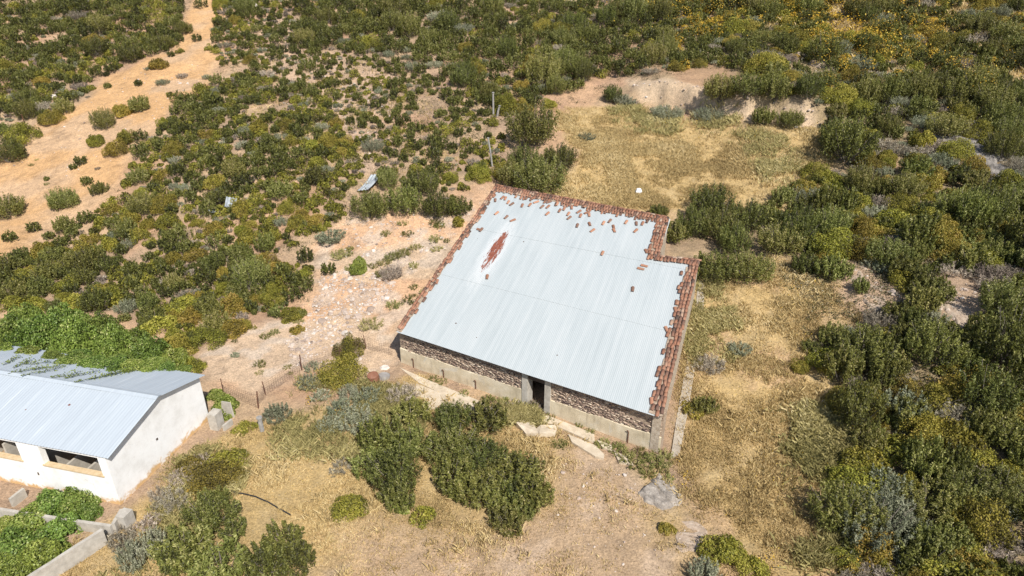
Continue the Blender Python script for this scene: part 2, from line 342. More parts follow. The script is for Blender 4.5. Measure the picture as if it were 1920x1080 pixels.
def variants():
    sd = 100
    for kind in 'goydbw':
        for c, r in CLS.items():
            for v in range(5 if kind in 'go' else 2):
                sd += 1; n = CNT[c]; lf = {'L': .105, 'M': .10, 'S': .085}[c] / r
                K = {'L': 30, 'M': 18, 'S': 9}[c]; lb = {'L': .27, 'M': .34, 'S': .42}[c]
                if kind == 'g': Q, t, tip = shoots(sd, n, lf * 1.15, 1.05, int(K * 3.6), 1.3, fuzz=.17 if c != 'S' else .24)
                elif kind == 'o': Q, t, tip = dome(sd, n, lf, .82, int(K * 1.3), .15, .24, lb)
                elif kind == 'y': Q, t, tip = shoots(sd, n, lf * 1.1, .8, int(K * 5), 1.35, .16, .28, .15, .12)
                elif kind == 'd': Q, t, tip = shoots(sd, int(n * .7), lf * 1.8, .8, int(K * 5), 1.4, .25, .11, .05, .14)
                elif kind == 'b': Q, t, tip = dome(sd, int(n * 1.5), lf * .95, .8, int(K * 2.2), .15, .16, lb * .8, .7)
                else: Q, t, tip = shoots(sd, n // 2, lf * 1.6, .8, int(K * 4), 1.5, .25, .16, .05, .12)
                mb = MB(); mb.quads(Q, t); fm = mb.mesh({'g': 'foliage', 'o': 'foliage', 'y': 'foliage', 'd': 'twigs', 'b': 'foliage', 'w': 'blades'}[kind], M[kind])
                ms = MB(); R = np.random.default_rng(sd)
                for j in range({'L': 26, 'M': 16, 'S': 8}[c]):
                    tt = tip[R.integers(len(tip))]; b0 = np.array([R.normal() * .06, R.normal() * .06, -.15])
                    ms.tube([b0, b0 * .4 + tt * np.array([.45, .45, .35]), tt * R.uniform(.9, 1.12)], [.028, .017, .006], 4)
                VAR.setdefault((kind, c), []).append((fm, ms.mesh('stems', M['stem']), Q, t))
variants()
NAMES = dict(g=('green_shrub', 'dark green', 'upright shrub'), o=('olive_shrub', 'olive green', 'domed shrub'), y=('grey_shrub', 'grey green', 'shrub'), d=('dry_shrub', 'dry greyish brown', 'shrub'), b=('bramble_bush', 'vivid green', 'bush'), w=('weed_tuft', 'pale green', 'weed tuft'))
CATS = dict(g='green shrub', o='olive shrub', y='grey shrub', d='dry shrub', b='bush', w='weed')
GRP = dict(g='dark green shrubs on the slopes', o='olive shrubs on the slopes', y='grey green shrubs', d='dry leafless shrubs', b='vivid green bushes', w='pale weed tufts on bare ground')
LAND = [((300, 170), 'on the orange dirt track'), ((40, 330), 'beside the orange dirt track'), ((100, 60), 'in scrub above the dirt track'), ((450, 80), 'by the stony gap uphill'), ((650, 190), 'among bare patches on the slope'), ((420, 250), 'in scrub below the track bend'), ((350, 470), 'in scrub behind the white barn'), ((120, 530), 'at the scrub edge above the brambles'), ((720, 520), 'in the stony yard'), ((600, 640), 'near the wire fence'), ((620, 780), 'between the barn and the metal roof'), ((430, 880), 'beside the barn gable'), ((420, 1020), 'below the barn yard wall'), ((860, 880), 'below the concrete slabs'), ((1100, 950), 'on the bare brown slope'), ((770, 370), 'behind the metal roof'), ((860, 240), 'on the slope near the old post'), ((800, 60), 'high on the scrubby hill'), ((1000, 290), 'at the edge of the clearing'), ((1250, 300), 'in the dry grass clearing'), ((1200, 90), 'on the hill over the clearing'), ((1330, 190), 'by the pale earth bank'), ((1390, 430), 'behind the stepped roof corner'), ((1420, 640), 'on the dry grass beside the wall'), ((1400, 960), 'in the dry grass below the house'), ((1620, 120), 'on the flowery hillside'), ((1830, 90), 'high on the yellowed hillside'), ((1700, 360), 'in scrub below the rock outcrop'), ((1640, 540), 'by the eroded pink bank'), ((1720, 760), 'in the dense thicket'), ((1750, 980), 'in the dark lower thicket'), ((1130, 860), 'beside the cracked slabs')]
PROTO = {}; USED = set(); PLACED = []
def shrub(kind, P, r, hs=1.0, parts=False, label=None, group=None):
    c = 'L' if r > 1.25 else ('M' if r > .65 else 'S')
    fm, sm, Q, t = random.choice(VAR[(kind, c)])
    nm, col, form = NAMES[kind]; rz = random.uniform(0, 2 * pi); sc = Vector((r * random.uniform(.82, 1.18), r * random.uniform(.82, 1.18), r * hs * random.uniform(.88, 1.12)))
    if parts:
        root = empty(nm, (P[0], P[1], P[2] - .05)); root.rotation_euler.z = rz; root.scale = sc
        for n_, me_ in ((fm.name.split('.')[0], fm), ('stems', sm)):
            ch = bpy.data.objects.new(n_, me_); COL.objects.link(ch); ch.parent = root
    else:
        root = bpy.data.objects.new(nm, fm); COL.objects.link(root); root.location = (P[0], P[1], P[2] - .05); root.rotation_euler.z = rz; root.scale = sc
    if label is None:
        (px, py), dep = project(np.array([P[0], P[1], P[2] + r * hs * .5]))
        land = min(LAND, key=lambda l: (l[0][0] - px) ** 2 + 1.6 * (l[0][1] - py) ** 2)[1]
        size = 'large' if r > 1.5 else ('mid-sized' if r > .8 else ('small' if r > .4 else 'tiny'))
        a, d = round(px / 19.2), round(py / 10.8)
        colw = dict(g='dark', o='olive', y='grey', d='dry', b='vivid', w='pale')[kind]
        label = f"{size} {colw} {form.split()[-1]} {land}, {a}% across {d}% down"
        k2 = 0
        while label in USED:
            k2 += 1; label = f"{size} {colw} {form.split()[-1]} {land}, {px/19.2:.1f}% across {py/10.8:.1f}% down"
            if k2 > 1: break
        USED.add(label)
    tag(root, label, CATS[kind], group or GRP[kind]); return root

# ------------------------------------------------------------------ hand-read shrubs: centre x, foot y, width (1920 px), kind, height factor
HAND = []
def hs_(kind, *rows):
    for r in rows: HAND.append((kind,) + r)
hs_('o', (298, 126, 34), (337, 99, 16), (376, 167, 18), (319, 180, 14), (230, 214, 38), (393, 93, 17), (412, 12, 30), (420, 122, 18), (443, 44, 30), (440, 62, 18), (470, 118, 35), (97, 228, 50), (45, 262, 64), (182, 270, 40), (223, 287, 52), (240, 262, 42), (305, 234, 28),
    (32, 577, 46), (70, 577, 44), (143, 577, 50), (205, 560, 52), (330, 660, 70), (390, 640, 70), (300, 620, 60), (360, 690, 46), (440, 622, 50), (460, 615, 42), (548, 595, 44), (515, 560, 60), (500, 500, 60), (557, 622, 26), (640, 705, 80), (655, 660, 70), (858, 420, 28), (1030, 200, 34), (1620, 440, 72), (405, 905, 90), (430, 870, 60), (365, 880, 50), (790, 970, 42), (655, 955, 60), (1250, 993, 32), (1355, 1042, 78), (1410, 1075, 60), (462, 805, 34), (1300, 770, 36), (900, 335, 60), (945, 330, 55), (1500, 690, 40), (1575, 690, 70), (1590, 760, 80), (1640, 780, 70), (1700, 740, 80), (1730, 860, 60), (1680, 850, 70), (1660, 640, 60), (1830, 860, 70), (1850, 1070, 70), (1780, 1060, 80), (1790, 480, 70))
hs_('g', (322, 106, 13), (260, 160, 14), (358, 191, 22), (202, 166, 14), (265, 208, 36), (247, 115, 42), (209, 136, 26), (345, 63, 32), (370, 77, 18), (305, 92, 36), (378, 15, 24), (418, 60, 14), (460, 28, 40), (475, 78, 20), (458, 93, 25), (520, 83, 26), (122, 212, 34), (5, 250, 30), (20, 302, 58), (153, 308, 22), (138, 317, 14), (163, 346, 22), (88, 338, 9), (123, 388, 50), (197, 240, 46), (267, 263, 26), (188, 362, 30), (13, 405, 60), (65, 433, 24), (22, 452, 26), (40, 485, 30), (93, 447, 19), (122, 433, 42), (110, 390, 36), (100, 582, 34), (233, 602, 24), (287, 612, 46), (522, 590, 32), (568, 592, 20), (617, 512, 28),
    (695, 405, 70), (760, 397, 66), (820, 405, 62), (862, 400, 48), (790, 360, 60), (728, 350, 50), (998, 270, 92), (960, 345, 60), (1010, 360, 90), (1050, 315, 60), (985, 320, 60), (1148, 190, 42), (1235, 405, 34), (1330, 400, 80), (1375, 475, 70), (1268, 452, 50), (1290, 520, 50), (1300, 440, 80), (1350, 445, 80), (1400, 430, 70), (1340, 520, 70), (1405, 523, 72), (1460, 472, 80), (1500, 440, 70), (1506, 508, 50), (1562, 520, 62), (1612, 545, 36), (1320, 770, 42), (1430, 232, 40), (1478, 238, 48), (1350, 185, 60), (1400, 178, 60), (1450, 185, 60), (1520, 660, 40), (1800, 650, 70), (1690, 600, 60), (1690, 520, 60),
    (740, 905, 90), (700, 880, 70), (775, 845, 66), (715, 830, 74), (770, 790, 60), (745, 945, 60), (850, 800, 76), (905, 800, 70), (850, 860, 84), (905, 870, 80), (850, 905, 70), (900, 930, 70), (935, 880, 60), (975, 900, 76), (1000, 940, 72), (945, 940, 66), (968, 932, 60), (915, 912, 56), (950, 985, 60), (985, 965, 50), (857, 935, 24), (420, 1075, 90), (350, 1040, 90), (400, 980, 90), (440, 1000, 50), (340, 1060, 60), (500, 1075, 90), (560, 1060, 70), (530, 1020, 70), (420, 1085, 30), (1890, 740, 80), (1850, 800, 70), (1760, 640, 70), (1740, 960, 90), (1800, 930, 90), (1880, 930, 90))
hs_('b', (675, 508, 40), (755, 950, 46), (425, 770, 60), (405, 745, 40), (150, 658, 110), (80, 650, 110), (20, 645, 100), (220, 668, 100), (285, 680, 90), (330, 690, 60), (50, 615, 80), (120, 625, 90), (-40, 640, 100), (190, 635, 80), (250, 650, 70), (150, 940, 80), (100, 955, 90), (60, 985, 90), (120, 1000, 90), (30, 1030, 100), (80, 1050, 100), (-10, 1080, 110), (170, 965, 60), (5, 990, 60), (110, 1040, 50), (20, 1100, 110))
hs_('y', (388, 147, 20), (305, 157, 26), (492, 97, 20), (278, 130, 12), (520, 782, 62), (600, 745, 36), (640, 770, 50), (668, 795, 66), (620, 800, 46), (690, 750, 50), (580, 720, 40), (655, 740, 40), (290, 1030, 60), (250, 1055, 60), (1630, 1000, 120), (1665, 975, 90), (1660, 930, 80), (1320, 1085, 66), (1385, 658, 40), (1296, 768, 26), (441, 667, 17), (620, 450, 50), (1170, 195, 40), (1100, 260, 30), (700, 280, 50), (1250, 220, 60), (1330, 225, 60), (1860, 365, 30), (1720, 1000, 60), (825, 40, 50), (870, 60, 44), (775, 130, 40), (850, 130, 36), (1740, 240, 60), (1690, 200, 50), (585, 690, 30))
hs_('d', (342, 145, 22), (165, 183, 9), (184, 317, 11), (425, 88, 26), (733, 517, 44), (1330, 690, 56), (755, 745, 66), (345, 900, 50), (320, 950, 60), (275, 990, 50), (380, 870, 40), (230, 1020, 50), (1850, 900, 80), (1740, 400, 60), (1560, 380, 40), (1700, 690, 30), (1905, 1020, 60), (640, 880, 40), (1190, 195, 20), (1500, 225, 22), (225, 1000, 40), (300, 930, 40), (1000, 764, 36), (1018, 772, 26), (965, 768, 36))
hs_('w', (487, 685, 24), (497, 632, 22), (695, 612, 40), (722, 440, 22), (735, 485, 30), (755, 478, 34), (640, 480, 36), (655, 468, 18), (720, 495, 26), (780, 465, 22), (815, 450, 26), (838, 452, 14), (800, 550, 26), (775, 500, 22), (737, 575, 28), (770, 565, 30), (765, 440, 20), (755, 420, 20), (815, 420, 24), (825, 425, 20), (540, 690, 16), (487, 700, 14), (515, 625, 20), (660, 505, 24), (715, 515, 24), (700, 500, 20), (560, 605, 20), (775, 540, 18), (820, 470, 22), (440, 640, 12), (88, 345, 10), (60, 310, 12), (60, 420, 8), (70, 300, 8), (545, 700, 12), (760, 610, 10), (828, 718, 22), (815, 712, 20), (945, 760, 30), (1085, 798, 20), (1105, 812, 20), (1050, 835, 24), (1200, 850, 30), (1240, 860, 40), (1215, 890, 30), (1255, 900, 26), (1160, 838, 24), (960, 770, 30), (1000, 765, 22), (1130, 835, 30), (1150, 842, 30), (1175, 858, 36), (1190, 868, 40), (1225, 872, 44), (1245, 878, 40), (985, 760, 34), (1030, 785, 24), (915, 752, 26), (870, 740, 22))
SH = []
hx = np.array([h[1] for h in HAND], float); hy = np.array([h[2] for h in HAND], float); HP = G(hx, np.clip(hy, -30, 1100))
for h, P in zip(HAND, HP):
    _, dep = project(P); r = h[3] / 2 / FPX * float(dep) * (1.12 if (h[0] in 'go' and h[2] > 730) else 1.0)
    SH.append([h[0], P, r * 1.06, {'g': 1.35 if h[2] < 560 else 1.08, 'o': 1.1 if h[2] < 730 else .9, 'y': .9 if h[2] < 900 else 1.5, 'd': .9, 'b': 1.45 if h[2] < 720 else .85, 'w': .9}[h[0]], True])
# ------------------------------------------------------------------ denser scrub, scattered over the slopes
FILL = [  # polygon in view, radius range (m), spacing factor, kind weights g o y d, keep probability
    ([(-200, -40), (335, -40), (345, 60), (330, 95), (250, 115), (200, 145), (140, 190), (120, 225), (-40, 235), (-200, 330)], (.6, 1.4), .86, (.70, .16, .07, .07), .85),
    ([(300, 235), (390, 165), (480, 130), (600, 170), (640, 250), (690, 330), (650, 400), (600, 440), (575, 540), (520, 590), (440, 610), (380, 650), (290, 640), (220, 590), (60, 575), (-120, 580), (-120, 530), (60, 485), (130, 440), (215, 370), (260, 300)], (.5, 1.15), .76, (.42, .44, .07, .07), .88),
    ([(550, -40), (1360, -40), (1340, 120), (1240, 135), (1130, 145), (1060, 180), (1015, 205), (930, 215), (800, 120), (560, 90)], (.7, 1.6), .74, (.68, .13, .13, .06), .93),
    ([(480, 120), (560, 95), (800, 125), (930, 220), (960, 340), (880, 345), (860, 390), (680, 330), (600, 180)], (.35, .9), 1.10, (.56, .26, .08, .10), .70),
    ([(400, -40), (550, -40), (560, 95), (470, 130), (405, 110)], (.6, 1.1), 1.15, (.40, .30, .2, .1), .6),
    ([(1360, -40), (2100, -40), (2100, 400), (1800, 430), (1640, 390), (1545, 330), (1565, 250), (1490, 190), (1340, 120)], (.7, 1.8), .66, (.46, .22, .17, .15), .95),
    ([(1535, 330), (1650, 380), (2100, 400), (2100, 1200), (1600, 1200), (1570, 980), (1625, 860), (1575, 740), (1515, 650), (1610, 600), (1720, 565), (1570, 490), (1440, 460), (1420, 410)], (.7, 1.7), .50, (.40, .36, .13, .11), 1.5),
]
FILL += [(FILL[1][0], (.3, .75), .86, (.42, .40, .09, .09), 1.2), (FILL[3][0], (.25, .55), 1.35, (.50, .26, .10, .14), .8), (FILL[0][0], (.4, .9), .8, (.66, .18, .08, .08), 1.1), (FILL[4][0], (.3, .7), .9, (.4, .3, .15, .15), .8)]
NOGO = [Z['yard'], Z['bank_r'], wpoly([(1745, 545), (1800, 520), (1850, 535), (1845, 600), (1800, 655), (1760, 610)]), wpoly([(1600, 500), (1660, 520), (1720, 560), (1700, 600), (1640, 600)]), wpoly([(1790, 240), (1850, 260), (1890, 330), (1850, 340), (1800, 290)])]
placed = np.array([[s[1][0], s[1][1], s[2]] for s in SH])
grid = {}
def near(x, y, r, f):
    ix, iy = int(x // 4), int(y // 4)
    for a in range(ix - 1, ix + 2):
        for b2 in range(iy - 1, iy + 2):
            for (u, v, w) in grid.get((a, b2), ()):
                if (u - x) ** 2 + (v - y) ** 2 < (f * (w + r)) ** 2: return True
    return False
for u, v, w in placed: grid.setdefault((int(u // 4), int(v // 4)), []).append((u, v, w))
trk = Z['track']
for poly, (r0, r1), sf, wts, keep in FILL:
    pw = wpoly([(max(-200, a), max(-40, b2)) for a, b2 in poly]); lo, hi = pw.min(0), pw.max(0); hi = np.minimum(hi, (95, 175)); lo = np.maximum(lo, (-130, 8))
    area = (hi[0] - lo[0]) * (hi[1] - lo[1]); n = int(area * 3.2)
    xs = rng.uniform(lo[0], hi[0], n); ys = rng.uniform(lo[1], hi[1], n); ok = inpoly(pw, xs, ys)
    for q in NOGO: ok &= ~inpoly(q, xs, ys)
    xs, ys = xs[ok], ys[ok]; zz = terrain(xs, ys); patch = fbm(xs, ys, 3, .11); gap = fbm(xs + 50, ys + 9, 3, .22)
    pp, dd = project(np.stack([xs, ys, zz], 1))
    for x, y, z_, pa, ga, (px, py), dep in zip(xs, ys, zz, patch, gap, pp, dd):
        if px < -120 or px > 2040 or py < -45 or py > 1180: continue
        if ga > .52 + keep * .20: continue
        r = (r0 + (r1 - r0) * rng.random() ** 1.3) * rng.choice([1, .55, 1.35], p=[.68, .24, .08])
        if near(x, y, r, sf * .76): continue
        w = np.array(wts); w = w * np.array([1 + 2.4 * (pa - .5), 1 - 2.4 * (pa - .5), 1, 1]); w = np.clip(w, .01, None); kd = 'goyd'[rng.choice(4, p=w / w.sum())]
        if kd in 'yd': r *= .75
        grid.setdefault((int(x // 4), int(y // 4)), []).append((x, y, r))
        SH.append([kd, np.array([x, y, z_]), r, {'g': 1.4, 'o': 1.1, 'y': 1.0, 'd': 1.0}[kd] * rng.uniform(.8, 1.3), False])
cnt = {}
for kd in 'goydbw':
    L_ = [s for s in SH if s[0] == kd]
    for s in L_:
        (px, py), dep = project(s[1]); s.append(s[2] / float(dep) * (1 if (-20 < px < 1940 and -20 < py < 1100) else .2)); 
    L_.sort(key=lambda s: -s[5] - (.004 if s[4] else 0))
    cnt[kd] = len(L_)
    for i_, s in enumerate(L_):
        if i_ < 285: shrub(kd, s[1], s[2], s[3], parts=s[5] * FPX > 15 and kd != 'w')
    rest = L_[285:]
    if rest:
        mb = MB()
        for s in rest:
            fm, sm, Q, t = VAR[(kd, 'S')][rng.integers(len(VAR[(kd, 'S')]))]; a = rng.uniform(0, 2 * pi); ca_, sa_ = cos(a), sin(a)
            sel = rng.choice(len(Q), int(min(len(Q), 260 + 420 * s[2])), replace=False); q = Q[sel]; cen = q.mean(1, keepdims=True); q = cen + (q - cen) * (.45 / s[2] * 1.5 + .25)
            q = np.stack([q[..., 0] * ca_ - q[..., 1] * sa_, q[..., 0] * sa_ + q[..., 1] * ca_, q[..., 2] * s[3]], -1) * s[2] + s[1]
            mb.quads(q, np.clip(t[sel] + rng.normal(0, .12), 0, 1))
        tag(mb.build({'g': 'dark_scrub', 'o': 'olive_scrub', 'y': 'grey_scrub', 'd': 'dry_scrub'}.get(kd, 'scrub'), M[kd]), {'g': 'mass of smaller dark green scrub covering the far slopes', 'o': 'mass of smaller olive scrub covering the slopes', 'y': 'scattered smaller grey green scrub on the slopes', 'd': 'scattered smaller dry brown scrub on the slopes'}.get(kd), 'scrub', kind='stuff')
print("SHRUBS", cnt)
#@@PART2
# ------------------------------------------------------------------ main building: stone house under a sheet metal roof
def roofz(x, y): return HEAVE + SLOPE * ((x - F2[0]) * EN[0] + (y - F2[1]) * EN[1])
RN = unit(np.array([-SLOPE * EN[0], -SLOPE * EN[1], 1.0]))
def onroof(px, py, up=0.0): return onplane(px, py, np.array([F2[0], F2[1], HEAVE + up]), RN)
cA, cM, cB, cC, cD, cE, cF = [onroof(*q) for q in ((930, 348), (1100, 381), (1256, 409), (1238, 481), (1313, 489.5), (1243, 784), (742, 621))]
UD = unit(cE - cF); VD = unit(cA - cF); VR = unit(cD - cE)
def bil(u, v):      # u along the eave, v up the slope, both 0..1
    u = np.asarray(u, float)[..., None]; v = np.asarray(v, float)[..., None]
    Bx = cE + VR * (np.linalg.norm(cD - cE) + 5.3)
    top = cA + (Bx - cA) * u; return (cF + (cE - cF) * u) * (1 - v) + top * v
house = tag(empty("stone_house", (*((cF + cE) / 2)[:2], 0.0)), "low stone house with a rusty patched corrugated metal roof edged in clay tiles", "house")
# sheets
rs = MB(); W_ = np.linalg.norm(cE - cF); LEN = np.linalg.norm(cA - cF); nw = int(W_ / .105); seg = 6
us = np.linspace(.006, .988, nw * seg + 1); wave = .0042 * np.sin(np.arange(nw * seg + 1) * 2 * pi / seg)
notch_u = float(((cC - cE) @ UD) / W_) + 1.0
def vtop(u):
    P0 = bil(u, np.zeros_like(u)); P1 = bil(u, np.ones_like(u)); d = P1 - P0
    A_, B_ = cA + (cA - cB) * .0, cB; eb = cB - cA
    def cut(A_, e):      # intersection in plan with the line A_, e
        w = A_ - P0; return (w[:, 0] * e[1] - w[:, 1] * e[0]) / (d[:, 0] * e[1] - d[:, 1] * e[0])
    v1 = cut(cA, cB - cA); v2 = cut(cC, cD - cC); P = P0 + d * ((v1 + v2) / 2)[:, None]
    ebc = unit(cC - cB); side = (P[:, 0] - cB[0]) * ebc[1] - (P[:, 1] - cB[1]) * ebc[0]
    return np.where(side < 0, v2, v1)
vt = vtop(us)
if not (vt[3] > vt[-3]): vt = np.where(us > .84, vt[-3], vt[3])
for r0, r1_, lift in ((-.004, .345, 0.0), (.335, .665, .005), (.655, 1.0, .010)):
    rows = np.linspace(r0, r1_, 9); V = []; UVs = []
    for rr in rows:
        vv = np.minimum(rr, vt - .008)
        P = bil(us, vv) + RN * (wave[:, None] + lift + .03 + (.5 - (rr - r0) / (r1_ - r0)) * .006)
        sag = .02 * (fbm(us * 9, vv * 6 + 3, 2) - .5); P = P + RN * sag[:, None]
        V.append(P); UVs.append(np.stack([us * W_, vv * LEN], 1))
    n = len(us); V = np.concatenate(V); F_ = [(a * n + i, a * n + i + 1, (a + 1) * n + i + 1, (a + 1) * n + i) for a in range(8) for i in range(n - 1)
                                             if r0 + (r1_ - r0) * a / 8 < vt[i] - .01]
    rs.add(V, F_, .5, np.concatenate(UVs))
    m_roof = bpy.data.materials.get("corrugated_sheet")
    if m_roof is None:
        m_roof, nt, b = mat("corrugated_sheet", .48, .4); k = NT(nt); uv = k.uv(); sx = k.sep(uv)
        st = k.noise(k.scale(uv, (2.2, .10, 1)), 1.6, 6, .62); bl = k.noise(k.scale(uv, (.35, .12, 1)), 1, 4, .6)
        c = k.ramp(st, [(.3, (.375, .41, .415)), (.5, (.415, .45, .455)), (.74, (.475, .50, .50))])
        c = k.mix(k.ramp(bl, [(.45, 0.0), (.7, .6)]), c, (.47, .495, .495))
        ru, rv = .5, .5
        E0 = onroof(929, 468, .04); gu, gv = np.meshgrid(np.linspace(0, 1, 401), np.linspace(0, 1, 401)); q_ = np.argmin(np.linalg.norm(bil(gu, gv) - E0, axis=-1)); ru = float(gu.ravel()[q_] * W_); rv = float(gv.ravel()[q_] * LEN)
        du = k.math('SUBTRACT', sx[0], RU := k.math('ADD', 4.55, 0.0)); dv = k.math('SUBTRACT', sx[1], 9.35)
        el = k.math('ADD', k.math('POWER', k.math('DIVIDE', du, .48), 2), k.math('POWER', k.math('DIVIDE', dv, 2.5), 2))
        sn = k.noise(k.scale(uv, (7.5, .75, 1)), 1.0, 5, .8)
        rust = k.ramp(k.math('ADD', k.math('MULTIPLY', el, -.20), k.math('MULTIPLY', sn, 1.15)), [(.43, 0.0), (.46, 1.0)])
        halo = k.ramp(k.math('ADD', k.math('MULTIPLY', el, -.09), sn), [(.16, 0.0), (.40, 1.0)])
        c = k.mix(k.math('MULTIPLY', halo, .38), c, (.66, .66, .65))
        c = k.mix(rust, c, k.ramp(k.noise(uv, 6, 4), [(.3, (.17, .05, .03)), (.7, (.30, .105, .06))]))
        vo = k.n("TexVoronoi"); k.link(uv, vo.inputs["Vector"]); vo.inputs["Scale"].default_value = .55
        c = k.mix(k.math('LESS_THAN', vo.outputs["Distance"], .035), c, (.12, .08, .06))
        k.link(c, b.inputs["Base Color"]); b.inputs["Metallic"].default_value = .0
        DU, DV = ru, rv
    rs_o = rs.build("roof_sheet", m_roof, house, smooth=True); rs = MB()
for nd in m_roof.node_tree.nodes:      # seat the rust patch where the photo has it
    if nd.type == 'MATH' and nd.operation == 'SUBTRACT' and abs(nd.inputs[1].default_value - 9.35) < 1e-4: nd.inputs[1].default_value = DV
    if nd.type == 'MATH' and nd.operation == 'ADD' and abs(nd.inputs[0].default_value - 4.55) < 1e-4: nd.inputs[0].default_value = DU
# walls
m_pl, nt, b = mat("lime_plaster", .92, .1); k = NT(nt); p = k.pos()
c = k.ramp(k.noise(p, 1.3, 6, .65), [(.3, (.44, .37, .255)), (.5, (.58, .495, .355)), (.7, (.68, .60, .46))])
c = k.mix(k.ramp(k.noise(k.scale(p, (2.6, 2.6, .35)), 1.5, 5, .7), [(.54, 0.0), (.74, .6)]), c, (.30, .25, .18))
c = k.mix(k.ramp(k.noise(p, .8, 5, .7, 1.0), [(.56, 0.0), (.66, .65)]), c, (.56, .53, .47))
k.link(c, b.inputs["Base Color"]); k.bump(k.noise(p, 14, 6, .7), .5, .02, b)
m_st = tint_mat("field_stone", [(0, (.09, .065, .06)), (.35, (.24, .17, .135)), (.65, (.40, .30, .225)), (1, (.60, .51, .40))], .9, .15, 0, 0, 0)
m_mo = simple_mat("crumbling_mortar", [(.3, (.24, .18, .13)), (.7, (.46, .36, .27))], 5, .95, .1, .9, .03)
TH = .5
def plan(p): return np.array(p[:2])
def frontpt(px, py):      # a point of the front wall's face
    w0 = np.array([cF[0], cF[1], 0]) + .28 * np.array([EN[0], EN[1], 0]); P = onplane(px, py, w0, np.array([EN[0], EN[1], 0])); return P
ux = plan(unit(np.array([cE[0] - cF[0], cE[1] - cF[1], 0]))); un = np.array([-ux[1], ux[0]])      # along the front, into the house
f0 = plan(cF) + un * .28 + ux * .03; FW = float(np.linalg.norm(plan(cE - cF))) - .06
def along(px, py): P = onplane(px, py, np.array([*f0, 0]), np.array([*un, 0.0])); return float((plan(P) - f0) @ ux), P[2]
d0 = along(990, 720)[0]; d1 = along(1023, 735)[0]
def fbox(mb, a0, a1, z0, z1, out=0.0, th=TH, tint=.5):
    o = np.array([*(f0 + ux * a0 - un * out), z0]); mb.box(o, [*(ux * (a1 - a0)), 0], [*(un * (th + out)), 0], [0, 0, z1 - z0], tint)
ztop = HEAVE + SLOPE * .3 - .06
mb = MB(); fbox(mb, 0, d0, -.8, ztop); fbox(mb, d1, FW, -.8, ztop); mb.build("wall", m_mo, house)
for a0, a1, sl0 in ((0, d0, 1.02), (d1, FW, .92)):
    mb = MB(); n = 30; xs = np.linspace(a0, a1, n)
    for i in range(n - 1):
        h0 = sl0 + .10 * vnoise(np.array([xs[i] * 1.1]), np.array([2.2]))[0]; h1 = sl0 + .10 * vnoise(np.array([xs[i + 1] * 1.1]), np.array([2.2]))[0]
        o = np.array([*(f0 + ux * xs[i]), 0]); P = []
        for aa, h in ((xs[i], h0), (xs[i + 1], h1)):
            q = f0 + ux * aa; P += [[*(q - un * .075), -.8], [*(q - un * .07), h], [*(q + un * .02), h + .03], [*(q + un * .02), -.8]]
        mb.add(np.array(P), [(0, 4, 5, 1), (1, 5, 6, 2), (3, 2, 6, 7)] + ([(0, 1, 2, 3)] if i == 0 else []) + ([(7, 6, 5, 4)] if i == n - 2 else []))
    mb.build("plaster_base", m_pl, house)
mb = MB(); R = np.random.default_rng(5)
for a0, a1, s0, s1 in ((0.1, d0 - .35, .3, .1), (d1 + .35, FW - .05, .2, 1.5)):
    z = .98; mb = MB()
    while z < 2.32:
        h = R.uniform(.04, .08); x = a0 + R.uniform(-.1, .1)
        while x < a1:
            l = min(R.uniform(.10, .32), a1 - x + .03); sparse = (x < a0 + s0 * 3) or (x > a1 - s1 * 1.3)
            if R.random() < (.35 if sparse else .96):
                out = R.uniform(.01, .07); tl = R.normal(0, .035); o = np.array([*(f0 + ux * x - un * out), z + R.normal(0, .012)])
                mb.box(o, [*(ux * (l - .02)), tl], [*(un * .2), 0], [0, 0, h - R.uniform(.008, .02)], np.clip(R.normal(.5, .25), 0, 1), R.uniform(.8, 1.0))
            x += l
        z += h
    mb.build("stone_facing", m_st, house)
m_cc = simple_mat("old_concrete", [(.3, (.33, .30, .255)), (.7, (.52, .48, .42))], 3, .92, .12, .5, .015)
for a0, a1 in ((d0 - .34, d0 + .02), (d1 - .02, d1 + .34)):
    mb = MB(); fbox(mb, a0, a1, -.5, ztop + .005, .10, TH + .02); mb.build("door_jamb", m_cc, house)
mb = MB(); fbox(mb, d0 + .02, d1 - .02, 1.9, ztop, .01); mb.build("door_lintel", simple_mat("dark_timber", [(.3, (.05, .035, .025)), (.7, (.12, .09, .07))], 6, .8), house)
mb = MB()      # cracked half of an old plank door, pushed in
o = np.array([*(f0 + ux * (d1 - .12) + un * .25), 0]); mb.box(o, [*(un * .75 - ux * .12), 0], [*(ux * .05), 0], [0, 0, 1.95]); mb.build("door", bpy.data.materials["dark_timber"], house)
m_sw = simple_mat("rubble_wall", [(.3, (.30, .235, .17)), (.5, (.44, .365, .28)), (.7, (.56, .49, .40))], 4, .95, .1, .8, .03)
def wallseg(a, b2, inward, pa, pb):
    n = 8; P = []
    mb = MB()
    for i in range(n):
        q0 = a + (b2 - a) * i / n; q1 = a + (b2 - a) * (i + 1) / n; inn = inward * .45
        poly = [q0, q1, q1 + inn, q0 + inn]
        z1 = [roofz(*q) - .07 for q in poly]; z0 = [min(gz(*q) - .6, roofz(*q) - .3) for q in poly]
        mb.prism([tuple(q) for q in poly], z0, z1)
    return mb
pA, pB, pC, pD, pE, pF = [plan(q) for q in (cA, cB, cC, cD, cE, cF)]
vr = plan(unit(cD - cE)); vl = plan(unit(cA - cF)); ins = .08
